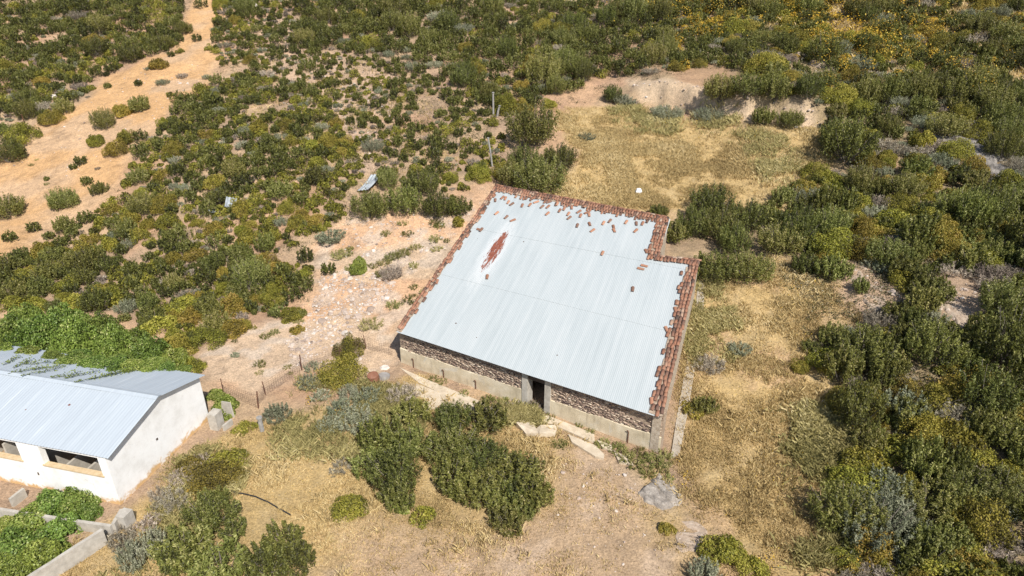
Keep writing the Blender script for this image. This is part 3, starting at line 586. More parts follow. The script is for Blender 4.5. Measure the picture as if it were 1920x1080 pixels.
for a, b2, w_ in ((pE - ux * ins + vr * .19, pD - ux * ins - vr * ins, -ux), (pD - ux * (ins + .46) - vr * ins, pC + ux * .4 - vr * ins, -vr), (pC - ux * ins - vr * ins, pB - ux * ins - vr * ins, -ux), (pB - ux * .55 - vr * ins, pA + ux * ins - vl * ins, -vl), (pA + ux * ins - vl * .55, pF + ux * ins + vl * .7, ux)):
    wallseg(a, b2, w_, 0, 0).build("wall", m_sw, house)
# clay tiles
m_ti = tint_mat("clay_tile", [(0, (.085, .06, .05)), (.25, (.19, .11, .08)), (.5, (.30, .145, .09)), (.75, (.37, .20, .13)), (1, (.42, .32, .24))], .85, .2, 0, 0, 0)
_k = NT(m_ti.node_tree)
def tile_geo(L=.44, r0=.105, r1=.085, th=.016, seg=7):
    V = []
    for (x, r) in ((0, r0), (L, r1)):
        for rr in (r, r - th):
            for i in range(seg + 1):
                a = pi * (.04 + .92 * i / seg); V.append((x, -cos(a) * rr, sin(a) * rr * .85))
    n = seg + 1; F_ = []
    for i in range(seg):
        F_ += [(i, i + 1, 2 * n + i + 1, 2 * n + i), (n + i + 1, n + i, 3 * n + i, 3 * n + i + 1), (i + 1, i, n + i, n + i + 1), (2 * n + i, 2 * n + i + 1, 3 * n + i + 1, 3 * n + i)]
    F_ += [(0, 2 * n, 3 * n, n), (seg, n + seg, 3 * n + seg, 2 * n + seg)]
    return np.array(V), F_
TV, TF = tile_geo()
def put_tile(mb, P, d, nrm=RN, tint=None, sc=1.0, R=R):
    d = unit(np.asarray(d, float)); s_ = unit(np.cross(nrm, d)); n_ = np.cross(d, s_)
    V = TV * sc; mb.add(P + V[:, :1] * d + V[:, 1:2] * s_ + V[:, 2:] * n_, TF, np.clip(R.normal(.5, .22), 0, 1) if tint is None else tint)
def row(mb, a, b2, d, step, inset_dir, inset, lift=.03, miss=0.0, jit=.02, alongrow=False):
    L = np.linalg.norm(b2 - a); e = unit(b2 - a); x = .0
    while x < L - (.3 if alongrow else .05):
        if R.random() >= miss:
            P = a + e * x + inset_dir * (inset + R.normal(0, jit)) + RN * (lift + R.uniform(0, .02))
            put_tile(mb, P, d + R.normal(0, .05, 3))
        x += step * R.uniform(.93, 1.07)
mort = MB()
def strip(a, b2, inw, w):
    L = np.linalg.norm(b2 - a); n = max(2, int(L / .5)); 
    for i in range(n):
        q0 = a + (b2 - a) * i / n; q1 = a + (b2 - a) * (i + .985) / n; w0 = w * R.uniform(.85, 1.1)
        mort.box(q0 + RN * .035 + inw * .03, q1 - q0, inw * (w0 - .03), RN * .045)
dn = -VR; dl = -VD; back = unit(cB - cA)
bk_ = MB()      # back edge
strip(cA, cB, dl, .75); row(bk_, cA, cB, back, .36, dl, .10, .10, 0, .015, True)
row(bk_, cA + back * .15, cB, dl, .215, dl, .20, .085); row(bk_, cA + back * .2, cB - back * .3, dl, .215, dl, .50, .06, .12, .05); row(bk_, cA + back * .4, cB - back * .5, dl, .23, dl, .78, .045, .62, .12)
bk_.build("tile_border", m_ti, house)
rt = MB()      # right verge and the step
strip(cD, cE, -UD, .72)
for ins_, ms, j in ((.12, 0, .015), (.34, .0, .02), (.56, .06, .03), (.76, .62, .07)): row(rt, cD + dn * .1, cE, dn, .36, -UD, ins_, .10 - ins_ * .05, ms, j, True)
strip(cB, cC, -UD, .80)
for ins_, ms, j in ((.12, 0, .015), (.34, .0, .02), (.56, .05, .03), (.76, .25, .06)): row(rt, cB + dn * .1, cC + dn * .5, dn, .36, -UD, ins_, .10 - ins_ * .05, ms, j, True)
sd_ = unit(cD - cC); strip(cC - sd_ * .7, cD, dn, .5); row(rt, cC, cD, sd_, .36, dn, .10, .10, 0, .015, True); row(rt, cC - sd_ * .7, cD - sd_ * .2, dn, .215, dn, .20, .085)
rt.build("tile_border", m_ti, house)
lf_ = MB(); strip(cA, cF, UD, .42)
row(lf_, cA, cF, dl, .37, UD, .10, .09, .02, .02, True); row(lf_, cA + dl * .2, cF, dl, .37, UD, .31, .08, .10, .03, True); row(lf_, cA + dl * .2, cF, dl, .40, UD, .47, .06, .72, .06, True)
lf_.build("tile_border", m_ti, house)
mort.build("mortar_bed", m_mo, house)
# loose tiles lying on the sheets
LT = [(x / 4.571 + 900, y / 4.571 + 330) for x, y in ((130, 208), (190, 185), (215, 193), (240, 225), (270, 240), (360, 253), (425, 247), (480, 222), (530, 262), (580, 263), (575, 322), (140, 318), (222, 352), (280, 378), (60, 865), (350, 185), (435, 200), (680, 297), (720, 280), (755, 325), (762, 358), (845, 305), (860, 340), (935, 333), (832, 425), (940, 412), (962, 466), (1055, 404), (1110, 385), (1145, 437), (1150, 467), (1250, 395), (1340, 408), (1392, 407), (1332, 468), (1047, 662), (1438, 635), (1425, 645), (1410, 768), (1380, 793), (1308, 970), (915, 312), (785, 270), (660, 240), (590, 222))]
LT += [(x / 3 + 700, y / 3 + 330) for x, y in ((1705, 712), (1700, 752), (1650, 862), (430, 470), (357, 595), (315, 630), (290, 670), (605, 302), (598, 300))] + [(1221.6, 751.9)]
def tile_label(px, py):
    for (x0, y0, x1, y1), s_ in (((1180, 590, 1300, 800), 'beside the long right tile verge'), ((1195, 485, 1225, 510), 'in the pair below the stepped corner'), ((1205, 455, 1222, 475), 'in the pair at the upper verge'), ((1120, 465, 1140, 480), 'lying alone high on the bare sheets'), ((1180, 535, 1195, 550), 'lying alone below the stepped corner'), ((740, 480, 860, 620), 'by the narrow far verge tiles'), ((890, 420, 916, 440), 'above the rust patch'), ((905, 515, 920, 525), 'below the rust patch')):
        if x0 <= px <= x1 and y0 <= py <= y1: return s_
    if py < 378 + (px - 930) * .19: return 'close below the back tile row'
    return 'farther down from the back row'
tm = MB(); tm.add(TV - np.array([.22, 0, 0]), TF, .5); tile_meshes = []
for tn in (.25, .42, .55, .7):
    tm = MB(); tm.add(TV - np.array([.22, 0, 0]), TF, tn); tile_meshes.append(tm.mesh("clay_roof_tile", m_ti))
for j, (px, py) in enumerate(LT):
    P = onroof(px, py, .1); o = link("loose_roof_tile", tile_meshes[j % 4]); d = unit(dl + UD * random.gauss(0, .35)); 
    if j in (38, 39, 53): d = UD
    s_ = np.cross(RN, d); mtx = Matrix((d, s_, np.cross(d, s_))).transposed(); o.matrix_world = Matrix.Translation(P - RN * .03) @ mtx.to_4x4() @ Matrix.Scale(1.05, 4)
    tag(o, f"loose tile {tile_label(px, py)}, {px/19.2:.1f}% across {py/10.8:.1f}% down", "roof tile", "loose clay tiles lying on the metal roof")
# rusty iron stakes against the front wall; the last, added, stands in for a dark crack
m_ru = simple_mat("rusty_iron", [(.3, (.06, .03, .022)), (.7, (.17, .075, .045))], 12, .85, .2)
for (px, py, h), lb in zip(((777.5, 686, .62), (834, 707, .62), (894, 727, .62), (1177, 838, .8)), ("nearest the far corner of the plaster wall", "midway along the plaster wall", "nearest the doorway", "under the tiled corner, standing in for a dark crack")):
    a, z = along(px, py); q = f0 + ux * a - un * .11; mb = MB(); z = max(z, 0.0)
    mb.tube([[*q, z - .3], [*q, z + h * .8], [*(q - un * .03 - ux * .02), z + h * .95], [*(q - un * .06 - ux * .07), z + h]], .028, 6); tag(mb.build("iron_stake", m_ru), f"rusty iron stake against the stone house wall, {lb}", "stake", "rusty stakes along the house wall")
    
# ------------------------------------------------------------------ white barn
P1 = onz(227, 947, 0.0); ga = radians(75.43 + 1.0); GD = np.array([cos(ga), sin(ga)]); LD = np.array([-GD[1], GD[0]])      # gable direction, and along the front away from the gable
b0 = P1[:2].copy(); BL, BG = 15.0, 6.75; OH = .30
barn = tag(empty("white_barn", (b0[0], b0[1], 0)), "whitewashed barn with a grey sheet gable roof and wide window openings", "barn")
m_wh, nt, b = mat("whitewash", .9, .12); k = NT(nt); p = k.pos(); sp = k.sep(p)
c = k.ramp(k.noise(p, 1.1, 7, .7), [(.3, (.70, .685, .655)), (.5, (.82, .81, .79)), (.66, (.87, .865, .85))])
stn = k.noise(k.scale(p, (3.2, 3.2, .28)), 1.6, 6, .7)
c = k.mix(k.ramp(k.math('ADD', stn, k.math('MULTIPLY', sp[2], -.05)), [(.58, 0.0), (.76, .5)]), c, (.48, .42, .34))
och = k.math('SUBTRACT', k.math('MULTIPLY', k.noise(p, 1.6, 5, .7, .6), 1.25), k.math('MULTIPLY', sp[2], .95))
c = k.mix(k.ramp(och, [(.34, 0.0), (.54, .85)]), c, (.56, .33, .10))
cr = k.noise(k.scale(p, (.5, .5, 1.4)), 1.1, 3, .5, 1.5)
c = k.mix(k.ramp(k.math('ABSOLUTE', k.math('SUBTRACT', cr, .5)), [(0.0, .35), (.003, 0.0)]), c, (.46, .43, .40))
k.link(c, b.inputs["Base Color"]); k.bump(k.noise(p, 10, 6, .7), .35, .02, b)
_q0 = np.array([*(b0 - LD * .30), 0]); _nn = np.array([*LD, 0.0])
def _vg(px, py): X = onplane(px, py, _q0, _nn); return float((X[:2] - b0) @ GD), float(X[2])
(eg, ez), (RID, RH), (bgx, bz) = _vg(202, 860), _vg(297, 744), _vg(385, 703)
print('barn', eg, ez, RID, RH, bgx, bz)
ms_ = (RH - ez) / (RID - eg); EH = ez - eg * ms_; BG = min(BG, bgx - .15); mb_ = (RH - bz) / (bgx - RID); BH = bz + mb_ * (bgx - BG)
def bp(a, g, z): return np.array([*(b0 + LD * a + GD * g), z])
def bbox(mb, a0, a1, g0, g1, z0, z1): mb.box(bp(a0, g0, z0), bp(a1, g0, 0) - bp(a0, g0, 0), bp(a0, g1, 0) - bp(a0, g0, 0), [0, 0, z1 - z0])
WIN = [(.44, 3.72), (5.0, 8.3), (9.6, 12.9)]; SILL, WT = 1.66, 2.78
mb = MB(); x = .0
for (a0, a1) in WIN + [(BL, BL)]:
    bbox(mb, x, a0, 0, .28, -.9, EH - .07); 
    if a1 > a0: bbox(mb, a0, a1, 0, .28, -.9, SILL); bbox(mb, a0, a1, 0, .28, WT, EH - .07)
    x = a1
mb.build("front_wall", m_wh, barn)
mb = MB()      # gable wall
for ga_, gb_, h0, h1 in ((.28, RID, EH - .02, RH - .09), (RID, BG, RH - .09, BH - .05)):
    P = [bp(0, ga_, -.9), bp(0, gb_, -.9), bp(.28, gb_, -.9), bp(.28, ga_, -.9), bp(0, ga_, h0), bp(0, gb_, h1), bp(.28, gb_, h1), bp(.28, ga_, h0)]
    mb.add(np.array(P), [(0, 1, 2, 3), (7, 6, 5, 4), (4, 5, 1, 0), (5, 6, 2, 1), (6, 7, 3, 2), (7, 4, 0, 3)])
mb.build("gable_wall", m_wh, barn)
mb = MB(); bbox(mb, .28, BL, BG - .28, BG, -.9, BH - .07); mb.build("back_wall", m_wh, barn)
for a in (1.75, 2.95, 4.35, 6.2, 8.8): mb = MB(); bbox(mb, a, a + .12, .28, BG - .28, -.9, 1.45 if a < 4 else 2.2); mb.build("stall_partition", m_cc, barn)
m_si = simple_mat("ochre_sill", [(.3, (.50, .36, .20)), (.7, (.66, .52, .34))], 4, .9)
for a0, a1 in WIN: mb = MB(); bbox(mb, a0 - .06, a1 + .06, -.06, .22, SILL, SILL + .075); mb.build("window_sill", m_si, barn)
m_br, nt, b = mat("barn_sheet", .42, .4); k = NT(nt); uv = k.uv(); 
st = k.noise(k.scale(uv, (2.5, .16, 1)), 1.8, 6, .65); c = k.ramp(st, [(.3, (.38, .42, .46)), (.58, (.43, .475, .515)), (.76, (.56, .585, .60))])
vo = k.n("TexVoronoi"); k.link(uv, vo.inputs["Vector"]); vo.inputs["Scale"].default_value = .5
c = k.mix(k.math('LESS_THAN', vo.outputs["Distance"], .035), c, (.20, .09, .07)); k.link(c, b.inputs["Base Color"])
def slope(g0, z0, g1, z1, a0, a1):
    n = int((a1 - a0) / .17) * 4; aa = np.linspace(a0, a1, n + 1); prof = np.array([0, .012, .028, .012])[np.arange(n + 1) % 4] * .55
    mb = MB(); V = []; U = []
    for i in range(7):
        t = i / 6; g = g0 + (g1 - g0) * t; z = z0 + (z1 - z0) * t
        V.append(np.stack([bp(a, g, z + q + .012 * math.sin(a * 1.3)) for a, q in zip(aa, prof)])); U.append(np.stack([aa, np.full_like(aa, t * abs(g1 - g0) + g0)], 1))
    m_ = n + 1; mb.add(np.concatenate(V), [(i * m_ + j, i * m_ + j + 1, (i + 1) * m_ + j + 1, (i + 1) * m_ + j) for i in range(6) for j in range(n)], .5, np.concatenate(U)); return mb
slope(eg, ez, RID, RH, -.30, BL).build("roof_sheet", m_br, barn)
slope(RID + .002, RH - .002, bgx, bz, -.30, BL).build("roof_sheet", m_br, barn)
mb = MB(); P = []
for a in (-.31, BL): P += [bp(a, RID - .2, RH - .2 * ms_ + .03), bp(a, RID, RH + .045), bp(a, RID + .2, RH - .2 * mb_ + .03)]
mb.add(np.array(P), [(0, 1, 4, 3), (1, 2, 5, 4)], .5, np.array([[q, q2] for q in (0, BL) for q2 in (0, .2, .4)])); mb.build("ridge_cap", m_br, barn)
mb = MB(); bbox(mb, -.03, .0, 2.95, 3.05, 1.5, 1.6); bbox(mb, 4.3, 4.36, -.03, 0, .95, 1.1); mb.build("vent_hole", bpy.data.materials["dark_timber"], barn)  # raised boxes, not openings; dark colour stands in for shade inside the holes
# yard walls by the barn
def wall_px(name, a, b2, th, h, label, m=m_cc, zbase=None, n=10, wob=.03):
    A_, B_ = g1(*a), g1(*b2); d = unit(B_ - A_); s_ = np.array([-d[1], d[0], 0]) * th / 2; mb = MB()
    for i in range(n):
        q0 = A_ + (B_ - A_) * i / n; q1 = A_ + (B_ - A_) * (i + 1) / n; poly = [(q0 - s_)[:2], (q1 - s_)[:2], (q1 + s_)[:2], (q0 + s_)[:2]]
        hh = [h + wob * (vnoise(np.array([t * 3.0]), np.array([h * 9]))[0] - .5) for t in (i, i + 1, i + 1, i)]
        mb.prism([tuple(p_) for p_ in poly], [gz(*p_) - .5 for p_ in poly], [gz(*p_) + q for p_, q in zip(poly, hh)])
    return tag(mb.build(name, m), label, "wall" if "wall" in name else "trough")
wall_px("yard_wall", (201, 1018), (-60, 1190), .16, .85, "long concrete yard wall running below the brambles")
wall_px("trough_wall", (-120, 952), (214, 1002), .15, .55, "low concrete trough wall parallel to the barn front", wob=.01)
wall_px("trough_wall", (218, 1000), (234, 972), .15, .60, "short concrete trough end beside the barn corner", n=2)
wall_px("trough_wall", (24, 950), (50, 930), .13, .5, "short cross wall dividing the trough by the barn", n=2)
A_ = g1(240, 985); mb = MB(); mb.prism([tuple(A_[:2] + LD * u + GD * v) for u, v in ((-.2, -.25), (-.2, .3), (.25, .3), (.25, -.25))], A_[2] - .4, A_[2] + .75); tag(mb.build("concrete_block", m_cc), "squat concrete block at the front corner of the barn", "block")
A_ = g1(408, 800); mb = MB(); mb.prism([tuple(A_[:2] + LD * u + GD * v) for u, v in ((-.25, -.3), (-.25, .3), (.25, .3), (.25, -.3))], A_[2] - .4, A_[2] + 1.0); tag(mb.build("concrete_block", m_cc), "ochre stained concrete block at the back corner of the barn", "block")
A_ = g1(412, 782); mb = MB(); mb.box(A_ + np.array([.05, .15, -.2]), [*(-LD * .75), 0], [.06, .06, 0], [.1, -.1, 1.25], .5, .7); tag(mb.build("stone_slab", m_cc), "pointed upright slab leaning behind the barn corner block", "slab")
wall_px("trough_wall", (420, 808), (436, 795), .12, .35, "little concrete trough edge behind the barn corner", n=2)

# ------------------------------------------------------------------ concrete slabs
m_sl = simple_mat("cracked_concrete", [(.3, (.42, .345, .25)), (.5, (.54, .45, .335)), (.7, (.62, .54, .42))], 2.5, .93, .1, .6, .02)
SLABS = [([(749, 690), (800, 713), (880, 745), (908, 757), (893, 766), (845, 748), (784, 718)], .06, "sandy strip of concrete along the foot of the plaster wall"),
    ([(781, 721), (840, 744), (899, 760), (935, 777), (925, 790), (870, 776), (812, 768), (793, 772), (796, 748), (777, 742)], .08, "broad cracked slab at the head of the walkway"),
    ([(940, 775), (998, 790), (1000, 800), (960, 792)], .05, "narrow slab under the dry grass by the doorway"),
    ([(998, 775), (1022, 780), (1072, 799), (1114, 817), (1115, 831), (1106, 830), (1054, 806), (1024, 795), (999, 784)], .10, "long pale walkway slab below the doorway wall"),
    ([(1065, 817), (1115, 838), (1133, 855), (1132, 863), (1116, 859), (1072, 832)], .12, "lower walkway slab ending at the green weeds"),
    ([(968, 801), (981, 791), (999, 799), (1010, 820), (986, 819)], .22, "tilted broken slab with a jagged end"),
    ([(1011, 820), (1005, 809), (1014, 802), (1042, 805), (1044, 811), (1040, 819)], .2, "broken slab lying flat beside the tilted one"),
    ([(1150, 846), (1180, 862), (1188, 874), (1160, 868)], .08, "last crumbling slab near the tiled corner"),
    ([(905, 760), (960, 778), (985, 788), (975, 800), (930, 785)], .07, "weedy slab between the cracked head slab and the doorway"),
    ([(1119, 827), (1147, 838), (1148, 848), (1130, 842)], .1, "small slab fragment among green weeds")]
for pts, h, lb in SLABS:
    P = G(*np.array([(x, y) for x, y in pts], float).T); mb = MB(); q = [tuple(p_[:2]) for p_ in P]; zt_ = float(np.median(P[:, 2])) + h
    mb.prism(q, [zt_ - .6] * len(q), [zt_ + (.10 * (i % 3 == 0) if 'tilted' in lb else .012 * (i % 2)) for i in range(len(q))]); tag(mb.build("concrete_slab", m_sl), lb, "slab", "concrete slabs of the broken walkway")
pp_ = [(1311, 520), (1322, 522), (1318, 600), (1306, 650), (1303, 690), (1292, 760), (1274, 852), (1257, 862), (1270, 775), (1284, 700), (1298, 620)]
P = G(*np.array(pp_, float).T); mb = MB(); n_ = len(P); V = [(*p_[:2], gz(*p_[:2]) + .06) for p_ in P]
L_ = [np.array(V[i]) for i in (0, 10, 9, 8, 7)]; Rr = [np.array(V[i]) for i in (1, 2, 4, 5, 6)]
for i in range(4):
    for j in range(6):
        a0 = L_[i] + (L_[i + 1] - L_[i]) * j / 6; a1 = L_[i] + (L_[i + 1] - L_[i]) * (j + 1) / 6; c0 = Rr[i] + (Rr[i + 1] - Rr[i]) * j / 6; c1 = Rr[i] + (Rr[i + 1] - Rr[i]) * (j + 1) / 6
        q = [a0, a1, c1, c0]; zz_ = [gz(*p_[:2]) for p_ in q]; mb.prism([tuple(p_[:2]) for p_ in q], [z_ - .3 for z_ in zz_], [z_ + .07 for z_ in zz_])
tag(mb.build("concrete_path", simple_mat("worn_path", [(.3, (.30, .25, .19)), (.7, (.46, .41, .34))], 3, .95, .1, .7, .03)), kind='structure')

# ------------------------------------------------------------------ wire fence, drums, scrap, posts, hose
m_wire = simple_mat("rusty_wire", [(.3, (.13, .08, .055)), (.7, (.24, .15, .10))], 9, .8)
fence = tag(empty("wire_fence", g1(566, 693)), "sagging rusty wire mesh fence from the barn to the stone house", "fence")
FP = [g1(x, y) for x, y in ((419, 737), (484, 766), (499, 741), (566, 694), (637, 672), (687, 654), (738, 668))]
for i, (p_, h) in enumerate(zip(FP[:6], (1.0, 1.15, .95, 1.1, .8, 1.0))):
    mb = MB(); ln = np.array([.12 * math.sin(i * 2.1), .05, 0]); mb.tube([p_ - [0, 0, .3], p_ + ln * .5 + [0, 0, h * .5], p_ + ln + [0, 0, h]], .035 if i in (1, 3) else .026, 6); mb.build("fence_post", m_ru, fence)
mb = MB()
for a, b2 in zip(FP[:-1], FP[1:]):
    L = np.linalg.norm(b2 - a); n = int(L / .17)
    for z_ in np.linspace(.06, .92, 7):
        mid = (a + b2) / 2; mid[2] = gz(mid[0], mid[1]) + z_ - .05; mb.tube([a + [0, 0, z_], mid, b2 + [0, 0, z_]], .0065, 3)
    for i in range(n): q = a + (b2 - a) * i / n; zb_ = gz(q[0], q[1]); mb.tube([[q[0], q[1], zb_ + .02], [q[0] + .01, q[1], zb_ + .92 - .05 * math.sin(pi * i / n)]], .0065, 3)
mb.build("wire_mesh", m_wire, fence)
def drum(px, py, r, h, mt, lb, tilt):
    P = g1(px, py); V = []; prof = [(0.0, .0), (r, 0), (r, h * .31), (r * 1.03, h * .33), (r, h * .35), (r, h * .65), (r * 1.03, h * .67), (r, h * .69), (r, h), (r * .94, h), (r * .94, h - .03), (0.001, h - .03)]
    mb = MB(); s = 20; V = [(rr * cos(2 * pi * i / s), rr * sin(2 * pi * i / s), z_) for rr, z_ in prof for i in range(s)]
    mb.add(np.array(V), [(a * s + i, a * s + (i + 1) % s, (a + 1) * s + (i + 1) % s, (a + 1) * s + i) for a in range(len(prof) - 1) for i in range(s)])
    o = mb.build("oil_drum", mt, smooth=False); o.location = P + np.array([0, 0, -.1]); o.rotation_euler = tilt; tag(o, lb, "drum")
drum(702, 713, .34, .55, simple_mat("rusted_drum", [(.3, (.16, .07, .045)), (.6, (.28, .13, .08)), (.75, (.36, .27, .22))], 3, .8), "rusty cut oil drum beside the house corner", (0.15, -.1, 0))
drum(720, 708, .34, .30, simple_mat("grey_drum", [(.3, (.25, .22, .2)), (.6, (.34, .32, .30))], 3, .7), "grey lidded drum next to the rusty one", (-.12, .12, 0))
def sheet(px, py, a, b2, lb, mt, rot, tilt):
    mb = MB(); n = 10; V = []
    for j in range(5):
        for i in range(n + 1): V.append(((i / n - .5) * a, (j / 4 - .5) * b2, .05 * math.sin(i * 2.2) + .10 * (j / 4 - .5) ** 2 * 4))
    mb.add(np.array(V), [(j * (n + 1) + i, j * (n + 1) + i + 1, (j + 1) * (n + 1) + i + 1, (j + 1) * (n + 1) + i) for j in range(4) for i in range(n)])
    o = mb.build("scrap_sheet", mt); P = g1(px, py); o.location = P + np.array([0, 0, .35]); o.rotation_euler = (tilt[0], tilt[1], rot); sm_ = o.modifiers.new("t", 'SOLIDIFY'); sm_.thickness = .02; tag(o, lb, "scrap metal")
m_zn = simple_mat("zinc_sheet", [(.35, (.20, .22, .24)), (.6, (.40, .43, .45))], 2, .45, .5)
sheet(694, 350, 1.3, 2.4, "bent grey metal sheet dumped in scrub uphill of the house", m_zn, -.5, (.35, -.25)); sheet(434, 388, .9, 1.2, "pale scrap sheet caught in shrubs behind the barn", m_zn, .3, (.5, .3)); sheet(403, 403, .8, .6, "small pale scrap piece near the caught sheet", m_zn, 1.0, (.2, .1))
m_po = simple_mat("weathered_post", [(.3, (.20, .185, .17)), (.7, (.38, .36, .33))], 6, .9)
def post(name, px, py, h, r, lean, lb, mt=m_po):
    P = g1(px, py); mb = MB(); top = P + np.array([lean[0], lean[1], h]); mb.tube([P - [0, 0, .4], (P + top) / 2, top], [r, r * .95, r * .85], 8); mb.tube([top - [0, 0, .02], top + [0, 0, .05]], [r * 1.3, r * 1.25], 8); tag(mb.build(name, mt), lb, "post")
post("concrete_post", 925, 217, 2.4, .11, (0, 0), "tall pale concrete post standing on the slope above the house")
post("wooden_post", 931, 218, 1.1, .12, (.35, 0), "short leaning post beside the tall pale one")
post("wooden_post", 924, 312, 2.6, .09, (-.4, .2), "leaning grey pole in shrubs near the roof's back corner")
post("fence_stake", 46, 232, 1.0, .05, (0, 0), "thin stake by the olive shrubs beside the dirt track", m_ru)
post("stone_marker", 492, 808, .85, .13, (-.05, .05), "grey banded stub standing in dry grass by the barn gable")
P = g1(1197, 363); mb = MB(); s = 8; Q = [(0, 0, .5)] + [(.32 * q * cos(2 * pi * i / s) * (1 + .2 * math.sin(3 * i)), .26 * q * sin(2 * pi * i / s), z_) for q, z_ in ((.6, .45), (1, .2), (.9, -.1)) for i in range(s)]
mb.add(np.array(Q) + P, [(0, 1 + i, 1 + (i + 1) % s) for i in range(s)] + [(1 + a * s + i, 1 + (a + 1) * s + i, 1 + (a + 1) * s + (i + 1) % s, 1 + a * s + (i + 1) % s) for a in range(2) for i in range(s)]); tag(mb.build("white_sack", simple_mat("white_plastic", [(.3, (.6, .6, .6)), (.7, (.8, .8, .8))], 3, .6)), "white plastic sack lying on the grass clearing", "sack")
hp = [g1(x, y) + np.array([0, 0, .10]) for x, y in ((375, 935), (400, 928), (430, 924), (455, 928), (480, 934), (505, 945), (525, 957), (545, 968))]
mb = MB(); mb.tube(hp, .035, 6); tag(mb.build("hose", simple_mat("black_hose", [(.3, (.02, .02, .02)), (.7, (.05, .05, .05))], 5, .5)), "black hose curving through dry grass below the barn", "hose")

# ------------------------------------------------------------------ rocks
m_rk = simple_mat("slate_rock", [(.3, (.10, .09, .085)), (.5, (.22, .20, .18)), (.7, (.36, .325, .285))], 2.2, .9, .15, 1.0, .06, stretch=(1, 1, 3))
m_rp = simple_mat("pale_rock", [(.3, (.30, .225, .165)), (.5, (.42, .325, .245)), (.7, (.52, .43, .34))], 3, .92, .12, 1.0, .05)
m_sg = simple_mat("weathered_slate", [(.3, (.17, .15, .13)), (.5, (.32, .28, .24)), (.7, (.48, .43, .37))], 2.5, .92, .12, 1.0, .06, stretch=(1, 1, 3))
def outcrop(px, py, w, h, n, lb, ang, mt=m_rk, seed=0, hz=.45):
    P = g1(px, py); _, dep = project(P); s = w / FPX * float(dep) * .62; dep_ang = math.atan2(CAMZ - P[2], np.hypot(P[0], P[1])); t = h / FPX * float(dep) * .62 / max(.25, sin(dep_ang))
    q = np.linspace(-1, 1, 58); U, Vv = np.meshgrid(q, q); X = P[0] + U * s; Y = P[1] + Vv * t; ca, sa = cos(ang), sin(ang)
    a = X * ca + Y * sa; b = -X * sa + Y * ca; rd = 1 - np.abs(2 * fbm(a * .35 + seed * 7, b * 1.5, 4, 1.0) - 1) * 2.2; st = np.floor(b * 2.2 + fbm(a, b, 3, .8) * 4); st = (np.sin(st * 12.9 + seed) * 43.7) % 1
    msk = sstep(1.0, .55, np.hypot(U, Vv) + (fbm(X, Y, 4, .8) - .5) * 1.5)
    Zt = terrain(X, Y) - .14 + msk * hz * (.30 + .55 * st + .35 * rd); mb = MB(); m_ = 58
    mb.add(np.stack([X, Y, Zt], -1).reshape(-1, 3), [(i * m_ + j, i * m_ + j + 1, (i + 1) * m_ + j + 1, (i + 1) * m_ + j) for i in range(m_ - 1) for j in range(m_ - 1)])
    tag(mb.build("rock_outcrop", mt), lb, "rock")
outcrop(1840, 272, 110, 46, 46, "long grey slate outcrop slanting across the yellowed hillside", -.6, seed=1)
outcrop(1852, 312, 60, 50, 34, "dark slate outcrop below the long grey one", -.9, seed=2)
outcrop(1755, 222, 40, 20, 20, "small pale slate ledge uphill among shrubs", -.6, seed=3)
outcrop(1880, 215, 70, 16, 20, "thin rock ledge near the hillside edge", -.5, seed=8)
outcrop(1238, 935, 66, 66, 36, "grey slate slabs sticking out of the dry slope", -1.0, m_sg, seed=4, hz=.34)
outcrop(1080, 872, 60, 70, 26, "pale rock streak running down from the slabs", -1.15, m_rp, 5, .10); outcrop(1108, 1020, 40, 120, 34, "pale rock streak low on the bare brown slope", -1.2, m_rp, 6, .10)
outcrop(1290, 1000, 60, 60, 16, "broken pale stones at the slope's lower edge", -.3, m_rp, 9, .16); outcrop(1530, 110, 60, 40, 26, "brown rocky ledge under the flowery hillside", -.3, m_rp, 10, .5); outcrop(1795, 580, 44, 60, 22, "eroded pink rock face in the thicket", -1.2, m_rp, 11, .32); outcrop(1625, 535, 50, 60, 16, "stony pink gully by the eroded bank", -1.0, m_rp, 12, .25)
def stone(mb, P, s, R, tint):
    k_ = 6; V = [(0, 0, .45 * R.uniform(.6, 1.2))]
    for zz_, rr in ((.32, .7), (-.1, 1.0)):
        a0 = R.uniform(0, 1)
        for i in range(k_): q = rr * R.uniform(.65, 1.15); V.append((q * cos(a0 + 2 * pi * i / k_), q * .75 * sin(a0 + 2 * pi * i / k_), zz_ * R.uniform(.5, 1.2)))
    a = R.uniform(0, 2 * pi); V = np.array(V) * s; V = np.stack([V[:, 0] * cos(a) - V[:, 1] * sin(a), V[:, 0] * sin(a) + V[:, 1] * cos(a), V[:, 2]], 1) + P
    mb.add(V, [(0, 1 + i, 1 + (i + 1) % k_) for i in range(k_)] + [(1 + i, 1 + k_ + i, 1 + k_ + (i + 1) % k_, 1 + (i + 1) % k_) for i in range(k_)], tint)
m_pb = tint_mat("pinkish_stone", [(0, (.22, .17, .14)), (.4, (.42, .33, .27)), (.7, (.54, .45, .38)), (1, (.66, .62, .57))], .92, .12, 0, 0, 0)
